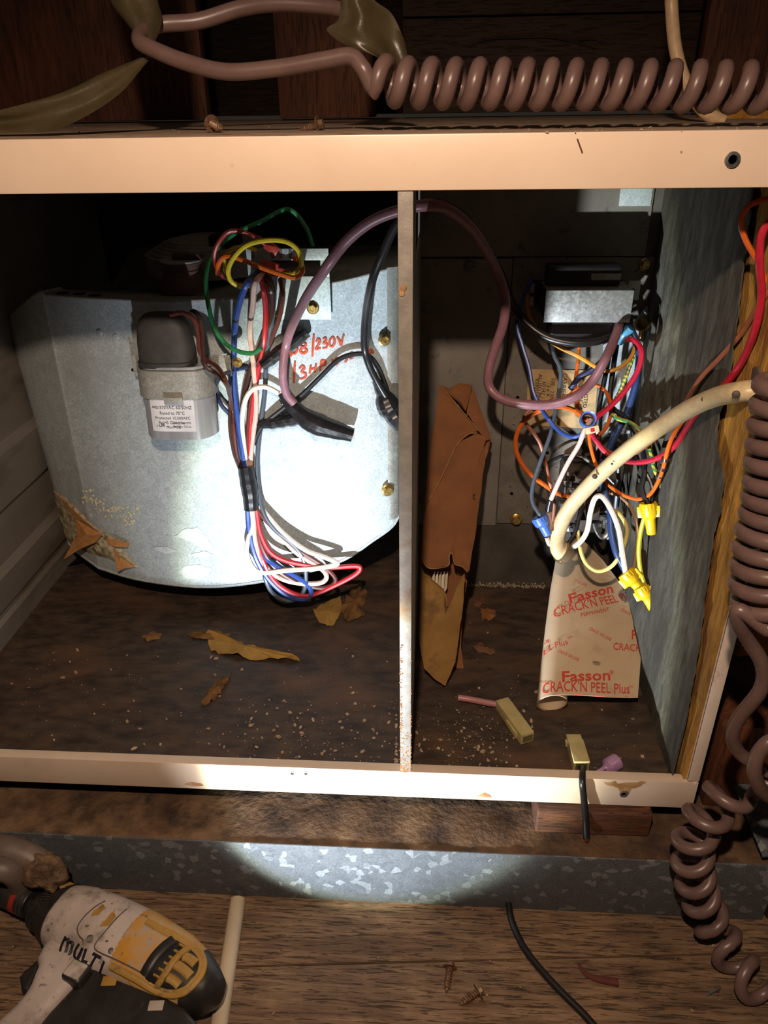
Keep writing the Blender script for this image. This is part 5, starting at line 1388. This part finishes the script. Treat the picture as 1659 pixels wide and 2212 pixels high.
mb = MB(); mb.prism([a + sd * x + up_ * (z - .002) for x, z in prof], b - a); tag(mb.build('trim_stick', WS), 'cream half-round trim stick lying behind the impact driver', 'trim')
# ------------------------------------------------------------------ impact driver lying on its side
DO = Vector((-.147, -.1405, 0)); DA = Vector((-.947, .322, 0)).normalized(); DS_ = Vector((-DA.y, DA.x, 0))
DZ0 = -.1395
SEC = [(-.006, .005, .011, .004), (-.003, -.004, .016, .012), (.004, -.009, .022, .019), (.016, -.0165, .029, .0245), (.04, -.0245, .034, .029), (.08, -.0300, .036, .031), (.12, -.0310, .036, .031), (.15, -.0300, .034, .029), (.166, -.0265, .029, .026), (.178, -.020, .024, .021)]
ZC = DZ0 + .0315
def sec(a):
    a = max(SEC[0][0], min(SEC[-1][0], a))
    for p0, p1 in zip(SEC, SEC[1:]):
        if a <= p1[0]:
            t = (a - p0[0]) / (p1[0] - p0[0]); t = t
            return [lerp(p0[k], p1[k], t) for k in (1, 2, 3)]
    return SEC[-1][1:]
def D(a, s, z): return Vector((DO.x, DO.y, 0)) + DA * a + DS_ * s + Vector((0, 0, z))
def dheight(a, s):
    hgt = -1
    u, l, hz = sec(a)
    if SEC[0][0] <= a <= SEC[-1][0]:
        x = (s - (u + l) / 2) / ((l - u) / 2)
        if abs(x) < 1: hgt = ZC + hz * (1 - abs(x) ** 2.4) ** (1 / 2.4)
    if .012 < s < .13 and .100 < a < .152 + .004: hgt = max(hgt, DZ0 + .050 - .25 * max(0, s - .03))
    return hgt
def DSP(px, py, off=0.0):
    lo, hi = -.135, -.05
    for _ in range(36):
        m = (lo + hi) / 2; q = PZ(px, py, m); d = q - DO
        if dheight(d.dot(DA), d.dot(DS_)) > m: lo = m
        else: hi = m
    return PZ(px, py, lo) + (Vector((0, 0, 1)) + (CAM - PZ(px, py, lo)).normalized() * .5).normalized() * off
drv = thing('impact_driver', D(.09, 0, DZ0), 'worn yellow and grey cordless impact driver marked MULTI lying on the boards', 'power tool')
def worn(name, base, base2, wear, dark, lo=.5, hi=.6, s=45, axis=None):
    m, nt, b, tc = base_mat(name, .55, 0)
    mp = mapping(nt, tc); n = noise_n(nt, mp.outputs[0], s, 8, .65); n2 = noise_n(nt, mp.outputs[0], s * 3.2, 6, .7); n3 = noise_n(nt, mp.outputs[0], 22, 4)
    c = ramp(nt, n3.outputs[0], [(.35, base), (.65, base2)])
    k = ramp(nt, n.outputs[0], [(lo, (0, 0, 0)), (hi, (1, 1, 1))]); c1 = mix_rgb(nt, k.outputs[0], c.outputs[0], wear)
    k2 = ramp(nt, n2.outputs[0], [(.60, (0, 0, 0)), (.70, (1, 1, 1))]); c2 = mix_rgb(nt, k2.outputs[0], c1.outputs[0], dark)
    nt.links.new(c2.outputs[0], b.inputs['Base Color']); bump(nt, b, n2.outputs[0], .2, .0006); return m
HOUS = worn('scuffed_grey_housing', h('#bdb0a8'), h('#a3968e'), h('#857970'), h('#55493f'), .52, .66)
HOUSY = worn('scuffed_yellow_housing', h('#b9842c'), h('#b39a78'), h('#a3968a'), h('#5b4428'), .53, .62, 38)
YELB = worn('worn_yellow_rubber', h('#9a7532'), h('#ab8740'), h('#7a6034'), h('#3a2c1c'), .56, .66, 80)
BLKR = mat('black_overmold', h('#1d1b1b'), h('#2c2928'), 50, .45, bmp=.15, bscale=250, c3=h('#4a4038'), s3=40, lo3=.62, hi3=.75)
DKST = mat('dark_tool_steel', h('#3a3735'), h('#4c4845'), 200, .4, .7); RING = mat('steel_ring', h('#6a6764'), None, rough=.3, metal=.8)
def dshell(a0, a1, name, m, na=24, grow=0.0, ns=40):
    mb = MB(); rows = []
    for i in range(na + 1):
        a = lerp(a0, a1, i / na); u, l, hz = sec(a); rows.append(len(mb.v))
        for k in range(ns):
            th = 2 * math.pi * k / ns; c, s = math.cos(th), math.sin(th); e_ = 2 / 2.4
            x = math.copysign(abs(c) ** e_, c) * ((l - u) / 2 + grow); z = math.copysign(abs(s) ** e_, s) * (hz + grow)
            mb.v.append(D(a, (u + l) / 2 + x, ZC + z))
    for p0, p1 in zip(rows, rows[1:]):
        for k in range(ns): k2 = (k + 1) % ns; mb.f.append([p0 + k, p0 + k2, p1 + k2, p1 + k]); mb.m.append(0)
    mb.f.append([rows[0] + k for k in range(ns)][::-1]); mb.f.append([rows[-1] + k for k in range(ns)]); mb.m += [0, 0]
    return mb.build(name, m, drv)
dshell(-.006, .0205, 'rear_cap', BLKR, 16, .0004)
dshell(.0195, .088, 'motor_housing', HOUSY)
dshell(.087, .171, 'gear_housing', HOUS)
dshell(.168, .1785, 'nose_ring', BLKR, 8, .0016)
c = DSP(168, 1931, .0); mb = MB(); mb.box((-.006, -.006, -.003), (.006, .006, .0018), .0015, frame(D(.1735, -.016, ZC + .0175), (DS_ * -.6 + Vector((0, 0, 1))), DA)); mb.build('yellow_nose_mark', YELB, drv)
Ma = frame(D(.176, .004, ZC), DA, DS_)
mb = MB(); mb.lathe([(.0165, 0), (.0172, .004), (.0172, .016), (.0165, .019), (.0150, .020), (.007, .020)], 32, Ma); col = mb.build('chuck_collar', DKST, drv)
for k in range(30):                                   # knurl ridges
    for sgn in (-1, 1):
        a0 = k * 2 * math.pi / 30; mb = MB()
        mb.tube([Ma @ Vector((.0173 * math.cos(a0 + sgn * .35 * j / 3), .0173 * math.sin(a0 + sgn * .35 * j / 3), .004 + .012 * j / 3)) for j in range(4)], .00035, 4); mb.build('knurl_ridge', DKST, col)
mb = MB(); mb.lathe([(.0068, .018), (.0068, .034)], 6, Ma); mb.build('hex_shank', DKST, drv)
Ms = Ma @ Matrix.Translation((-.002, 0, .030))
mb = MB(); mb.lathe([(.007, 0), (.0118, 0), (.0125, .0012), (.0125, .055), (.0115, .058), (.008, .058), (.008, .045)], 30, Ms); soc = mb.build('nut_socket', BLKR, drv)
for z, w_, m_, nm in [(.0015, .0014, RING, 'steel_ring'), (.0055, .0014, RING, 'steel_ring'), (.0105, .0055, mat('red_band', h('#8c2620')), 'red_band'), (.0165, .0012, RING, 'steel_ring'), (.034, .002, YELB, 'yellow_band')]:
    mb = MB(); mb.lathe([(.0122, z), (.0131, z), (.0131, z + w_), (.0122, z + w_)], 30, Ms); mb.build(nm, m_, soc)
# handle: grey front half, black grip behind, black lower cover
def dslab(outline, z0, z1, name, m, bev=.004, par=None):
    bm = bmesh.new(); vb = [bm.verts.new(D(a, s, z0)) for a, s in outline]; f = bm.faces.new(vb)
    r_ = bmesh.ops.extrude_face_region(bm, geom=[f]); top = [v for v in r_['geom'] if isinstance(v, bmesh.types.BMVert)]
    for v in top: v.co.z = z1
    bmesh.ops.recalc_face_normals(bm, faces=bm.faces)
    ed = [e_ for e_ in bm.edges if abs(e_.verts[0].co.z - e_.verts[1].co.z) < 1e-6]
    bmesh.ops.bevel(bm, geom=ed, offset=bev, segments=4, profile=.6, affect='EDGES')
    bm.verts.index_update(); mb = MB(); mb.add([v.co.copy() for v in bm.verts], [[v.index for v in g.verts] for g in bm.faces]); bm.free()
    return mb.build(name, m, par or drv)
dslab([(.100, .015), (.158, .012), (.157, .034), (.153, .046), (.1475, .050), (.1455, .056), (.142, .064), (.1405, .072), (.1410, .082), (.1440, .092), (.146, .110), (.150, .16), (.108, .16), (.112, .10), (.111, .075), (.107, .05), (.103, .030)], DZ0 + .004, DZ0 + .0495, 'handle_front', HOUS, .010)
dslab([(.150, .045), (.156, .040), (.160, .060), (.150, .068), (.1425, .068)], DZ0 + .012, DZ0 + .040, 'trigger', BLKR, .004)
dslab([(.105, .027), (.109, .05), (.113, .075), (.114, .10), (.110, .16), (-.02, .16), (-.016, .10), (-.012, .060), (-.004, .036), (.012, .030), (.03, .0285)], DZ0 + .003, DZ0 + .0445, 'black_grip', BLKR, .007)
dslab([(.143, .088), (.100, .072), (.098, .066), (.1, .06)], DZ0 + .046, DZ0 + .047, 'seam_panel', BLKR, .0004) if False else None
# forward and reverse button, screws and windows
q = DSP(168, 2108, 0)
Mb = frame(q, Vector((0, 0, 1)), DA)
mb = MB(); mb.box((-.0095, -.0085, -.006), (.0095, .0085, .0085), .0035, Mb, 3); bt = mb.build('direction_button', BLKR, drv)
mb = MB(); mb.box((-.0075, -.0066, .0080), (.0075, .0066, .0094), .0012, Mb, 2); mb.build('button_face', HOUS, bt)
for px, py, m_ in [(236, 2119, YELB), (337, 2172, HOUS)]:
    c = PZ(px, py, DZ0 + .0446); mb = MB(); mb.box((-.0062, -.004, -.001), (.0062, .004, .0004), .0008, frame(c, (0, 0, 1), DA * .8 + DS_ * .35)); mb.build('grip_window', m_, drv)
for px, py, r_ in [(240, 2054, .0024), (195, 2028, .003)]:
    c = DSP(px, py, .0003); mb = MB(); mb.lathe([(r_, 0), (r_ * .8, .0005), (0, .0003)], 14, frame(c, (CAM - c))); mb.build('housing_screw', BLKR, drv)
v5 = lambda x, y, off=.0008: DSP(240 + x / 5.184, 1940 + y / 5.184, off)
def ridge(pts, rad, m, name, off=.0008, flat=.7, nn=10):
    mb = MB(); mb.tube(spline([v5(x, y, off) for x, y in pts], 6), rad, nn, flat=flat); return mb.build(name, m, drv)
# vent: dark well, ring and bars
poly = [(650, 470), (770, 480), (900, 560), (980, 650), (1000, 740), (960, 860), (900, 930), (800, 1010), (690, 1040), (560, 1020), (440, 960), (380, 900), (480, 700)]
mb = MB(); n_ = len(poly) * 3; pc = (700, 760)
pd = [(lerp(poly[i][0], poly[(i + 1) % len(poly)][0], k / 3), lerp(poly[i][1], poly[(i + 1) % len(poly)][1], k / 3)) for i in range(len(poly)) for k in range(3)]
for t in (1, .75, .5, .25): mb.v += [v5(lerp(pc[0], x, t), lerp(pc[1], y, t), .0009) for x, y in pd]
mb.v.append(v5(*pc, .0009))
for j in range(3):
    for i in range(n_): i2 = (i + 1) % n_; mb.f.append([j * n_ + i, j * n_ + i2, (j + 1) * n_ + i2, (j + 1) * n_ + i]); mb.m.append(0)
for i in range(n_): mb.f.append([3 * n_ + i, 3 * n_ + (i + 1) % n_, 4 * n_]); mb.m.append(0)
mb.build('vent_well', DARKHOLE, drv)
ridge([(400, 262), (560, 345), (760, 440), (900, 520), (1000, 620), (1038, 735), (1008, 860), (940, 955), (830, 1050), (700, 1085), (560, 1060), (430, 1000), (300, 920), (150, 840), (0, 765)], .0030, YELB, 'vent_ring', .0006)
ridge([(420, 290), (600, 395), (760, 475), (890, 560), (975, 650), (1000, 740), (970, 850), (900, 935), (810, 1015), (690, 1045), (560, 1020), (430, 955)], .0014, YELB, 'inner_lip', .0006)
ridge([(700, 470), (600, 545), (500, 650), (420, 770), (368, 868)], .0046, BLKR, 'black_vent_bar', .0012, .45)
ridge([(870, 575), (780, 640), (690, 740), (610, 860), (520, 1000)], .0030, YELB, 'diagonal_bar', .0026)
for (a, b) in [((815, 655), (950, 745)), ((725, 745), (895, 885)), ((640, 890), (770, 985))]: ridge([a, ((a[0] + b[0]) / 2 + 5, (a[1] + b[1]) / 2 - 8), b], .0040, YELB, 'vent_bar', .0016, .5)
for k in range(6):
    t = k / 5; x, y = lerp(765, 480, t), lerp(525, 865, t); ridge([(x, y), (x + 38, y + 20), (x + 72, y + 42)], .0010, YELB, 'vent_slat', .0016, 1.4, 6)
# seams of the shell
v6 = lambda x, y, off=.0004: DSP(x / 5.184, 1900 + y / 5.184, off)
SEAM = mat('seam_grime', h('#4d433b'))
for pts in [[(1420, 330), (1300, 440), (1180, 580), (1080, 700), (1060, 770), (1120, 820), (1300, 900), (1500, 1000), (1640, 1080)], [(1180, 240), (1060, 310), (940, 420), (870, 530), (880, 620), (930, 680), (930, 730)], [(560, 870), (640, 890), (720, 950), (800, 955), (860, 910)], [(600, 1180), (640, 1240), (620, 1300)]]:
    mb = MB(); mb.tube(spline([v6(x, y) for x, y in pts], 5), .0006, 5); mb.build('shell_seam', SEAM, drv)
MK = mat('black_marker', h('#14141c'))
for st in [[(735, 640), (690, 740), (672, 810)], [(720, 675), (770, 680), (752, 760), (737, 820)], [(752, 700), (815, 715), (800, 790), (775, 850)], [(885, 725), (842, 800), (834, 868), (862, 890), (892, 840), (925, 770)], [(870, 900), (900, 830), (922, 775)], [(965, 780), (938, 860), (927, 912), (975, 930)], [(1042, 830), (1090, 858), (1132, 882)], [(1075, 862), (1035, 930), (1008, 978)], [(1165, 920), (1135, 1000), (1112, 1070)]]:
    mb = MB(); mb.tube(spline([v6(x, y, .0006) for x, y in st], 5), .0013, 7, flat=.5); mb.build('marker_stroke', MK, drv)
for x, y, s in [(780, 1345, .0035), (610, 1400, .003), (1020, 680, .004), (560, 1250, .0015), (980, 520, .002), (1200, 690, .0015)]:
    c = v6(x, y, .0002); mb = MB(); mb.lathe([(s, 0), (s * .5, .0003), (0, .0003)], 6, frame(c, CAM - c) @ Matrix.Diagonal((1.2, .6, 1, 1))); mb.build('scuff_mark', SEAM, drv)
for k, pts in enumerate([[(1150, 270), (1180, 320), (1100, 400), (1010, 410), (1060, 340)], [(1280, 350), (1300, 420), (1210, 520), (1110, 530), (1200, 430)], [(410, 1080), (440, 960), (510, 870), (530, 900), (480, 1000), (470, 1090)], [(560, 1600), (740, 1480), (860, 1380), (880, 1420), (740, 1580), (640, 1610)]]):
    tt = rag(pts, .3, 4, 70 + k); q = [v6(x, y, .0004) for x, y in tt]; cc = sum(q, Vector()) / len(q); mb = MB(); mb.v = q + [cc]
    for i in range(len(q)): mb.f.append([i, (i + 1) % len(q), len(q)]); mb.m.append(0)
    mb.build('yellow_paint_remnant', YELB, drv)

# ------------------------------------------------------------------ coiled brown cord
CORD = mat('brown_coiled_cord', h('#5f4a45'), h('#6d5751'), 30, .36, bmp=.05, bscale=200)
CR = .0052
def helix(axis_pts, Rr, turns, phase=0.0, per=22, up=(0, 0, 1), flip=1):
    ax = spline(axis_pts, 10); Ls = [0]
    for a, b in zip(ax, ax[1:]): Ls.append(Ls[-1] + (b - a).length)
    out = []; N = int(turns * per)
    for i in range(N + 1):
        d = Ls[-1] * i / N; k = 0
        while k < len(ax) - 2 and Ls[k + 1] < d: k += 1
        t = (d - Ls[k]) / max(Ls[k + 1] - Ls[k], 1e-9); c = ax[k].lerp(ax[k + 1], t); T = (ax[k + 1] - ax[k]).normalized()
        e1 = Vector(up) - T * Vector(up).dot(T)
        e1.normalize(); e2 = T.cross(e1); ph = phase + flip * 2 * math.pi * i / per
        rr_ = Rr(i / N) if callable(Rr) else Rr
        out.append(c + e1 * (math.cos(ph) * rr_) + e2 * (math.sin(ph) * rr_))
    return out
YC = .07
lead = spline([P(760, 26, .15), P(700, 14, .14), (P(600, 8, .13)), P(520, 18, .12), P(430, 45, .11), P(352, 52, .105), P(312, 64, .10), P(301, 88, .085), P(330, 106, .08), P(400, 134, .075), P(490, 155, .07), P(600, 147, .068), P(700, 130, .066), P(758, 122, .064), P(786, 150, .060)], 8)
hx = helix([P(812, 172, YC), P(900, 180, YC), P(1250, 184, YC), P(1660, 190, YC - .004), P(1790, 194, YC - .006)], lambda t: .0108, 18.6, phase=math.radians(130), up=(0, 0, 1), flip=-1)
mb = MB(); mb.tube(lead + spline([lead[-1], lead[-1].lerp(hx[0], .5), hx[0]], 3)[1:-1] + hx, CR, 12); tag(mb.build('coiled_cord', CORD), 'brown coiled cord stretched across above the top rail', 'cord')
ax1 = [P(1730, 800, -.055), P(1712, 900, -.055), P(1702, 1000, -.058), P(1692, 1090, -.060), P(1672, 1180, -.062), P(1662, 1260, -.064), P(1668, 1318, -.064)]
h1 = helix(ax1, .0205, 13.6, phase=0, up=(0, 1, 0), flip=1, per=24)
strand = spline([h1[-1], P(1598, 1318, -.076), P(1596, 1345, -.074), P(1620, 1388, -.07), P(1647, 1436, -.07), P(1643, 1490, -.07), P(1598, 1548, -.066), P(1582, 1588, -.064), P(1594, 1622, -.062), P(1622, 1645, -.064), P(1668, 1668, -.07), P(1700, 1640, -.085), P(1672, 1600, -.098), P(1638, 1628, -.10), P(1630, 1672, -.10), P(1650, 1712, -.096), P(1690, 1728, -.085), P(1700, 1700, -.07), P(1652, 1692, -.066)], 8)
ax2 = [PZ(x, y, z) if PZ(x, y, z).y < -.058 else P(x, y, -.058) for x, y, z in [(1592, 1704, .03), (1554, 1735, .012), (1510, 1785, -.015), (1496, 1828, -.035), (1498, 1882, -.06), (1512, 1935, -.085), (1535, 1988, -.105), (1568, 2043, -.118), (1604, 2096, -.1205), (1645, 2140, -.1205), (1720, 2200, -.1205)]]
h2 = helix(ax2, .0136, 9.6, phase=math.radians(100), up=(0, 1, 0), flip=1, per=26)
mb = MB(); mb.tube(h1 + strand[1:] + spline([strand[-1], strand[-1].lerp(h2[0], .5) + Vector((0, 0, .003)), h2[0]], 4)[1:-1] + h2, CR, 12)
tag(mb.build('coiled_cord', CORD), 'brown coiled cord hanging down the right side onto the boards', 'cord')

# cream cable in the upper right corner
wire('cream sheathed cable dropping behind the upper coiled cord', [(1470, -430, .27), (1456, -200, .25), (1450, -60, .24), (1451, 20, .24), (1460, 110), (1484, 185, .22), (1522, 240, .20), (1560, 262, .20)], 28, plastic('ivory_cable', h('#c9ab86')), 'ivory_cable', 'cable', 12)

# ------------------------------------------------------------------ plastic film at the top
FILM = mat('olive_plastic_film', h('#584d34'), h('#463e29'), 30, .35, bmp=.3, bscale=60, bdist=.002, trans=.25)
def film(rows, label, seed, n=14, th=.0005):
    """rows: list of (left px, right px, Y)"""
    L = spline([P(a[0], a[1], Y) for a, b, Y in rows], 6); Rr = spline([P(b[0], b[1], Y2 if False else Y - .006) for a, b, Y in rows], 6)
    k = len(L) - 1
    def f(u, v):
        i = min(int(v * k), k - 1); t = v * k - i; a = L[i].lerp(L[i + 1], t); b = Rr[i].lerp(Rr[i + 1], t)
        w = (b - a).length
        return a.lerp(b, u) + Vector((0, .12 * w * math.sin(u * 6.5 + seed + v * 3) + .05 * w * nz(u * 4 + seed, v * 5), 0))
    mb = MB(); mb.grid(f, n, k, (0, th, 0)); tag(mb.build('plastic_film', FILM, sharp=70), label, 'plastic film', 'olive plastic films')
film([((120, -420), (290, -430), .13), ((180, -180), (320, -190), .12), ((205, -60), (335, -60), .11), ((232, 0), (338, -4), .105), ((268, 46), (350, 40), .10), ((296, 78), (342, 76), .095), ((318, 96), (332, 94), .092)], 'olive plastic strip gathered above the cord loop at upper left', 1)
film([((330, 108), (332, 116), .09), ((288, 130), (312, 140), .09), ((220, 158), (262, 200), .09), ((140, 198), (190, 250), .085), ((50, 226), (110, 283), .08), ((-60, 252), (0, 286), .08)], 'olive plastic sheet sagging onto the top deck at left', 2)
film([((742, -420), (800, -430), .15), ((740, -180), (798, -190), .14), ((738, -60), (800, -60), .135), ((737, 0), (806, -4), .13), ((732, 44), (846, 30), .125), ((708, 66), (872, 84), .12), ((745, 96), (882, 128), .118), ((800, 116), (888, 160), .116)], 'olive plastic flap hanging above the start of the coils', 3)

# ------------------------------------------------------------------ wrapped pipe at the lower left
WRAP = mat('grimy_pipe_wrap', h('#5a4d45'), h('#76675c'), 25, .5, bmp=.4, bscale=60, bdist=.002); SEAL = mat('brown_sealant_lump', h('#4a3726'), h('#7a5f45'), 70, .7, bmp=.9, bscale=140, bdist=.004, c3=h('#9a7c5c'), s3=40, lo3=.55, hi3=.68)
pb_ = thing('wrapped_pipe', P(60, 1900, -.06), 'grimy wrapped pipe elbow with brown sealant at the lower left', 'pipe')
mb = MB(); mb.tube(spline([P(-500, 1800, -.05), P(-250, 1812, -.05), P(-90, 1822, -.05), P(-20, 1828, -.055), P(40, 1842, -.058), P(84, 1864, -.060), P(108, 1890, -.055)], 8), lambda t: .0125 * (1 + .08 * nz(t * 9)), 18); mb.build('pipe_run', WRAP, pb_)
mb = MB(); mb.tube(spline([P(-500, 1850, -.065), P(-250, 1858, -.066), P(-90, 1868, -.07), P(-30, 1872, -.075), P(16, 1880, -.075), P(38, 1896, -.07), P(44, 1915, -.065)], 8), lambda t: .0105 * (1 + .08 * nz(t * 7 + 3)), 18); mb.build('pipe_run', WRAP, pb_)
mb = MB(); lc = P(96, 1884, -.066)
def lump(u, v):
    th = u * 2 * math.pi; ph = (v - .5) * math.pi; d = Vector((math.cos(ph) * math.cos(th), math.cos(ph) * math.sin(th), math.sin(ph)))
    k = 1 + .28 * nz(d.x * 1.8 + 2, d.y * 1.8, d.z * 1.8) + .12 * nz(d.x * 5, d.y * 5, d.z * 5)
    return lc + Vector((d.x * .021, d.y * .014, d.z * .020)) * k
mb.grid(lump, 36, 24); mb.build('sealant_lump', SEAL, pb_, sharp=80)
mb = MB(); tt = rag([(64, 1838), (78, 1828), (92, 1846), (118, 1856), (138, 1868), (150, 1888), (142, 1902), (128, 1890), (112, 1872), (88, 1862)], .3, 4, 51)
q = [P(x, y, -.0375) for x, y in tt]; mb.prism(q, (0, .0015, 0)); mb.build('sealant_smear', SEAL, pb_)
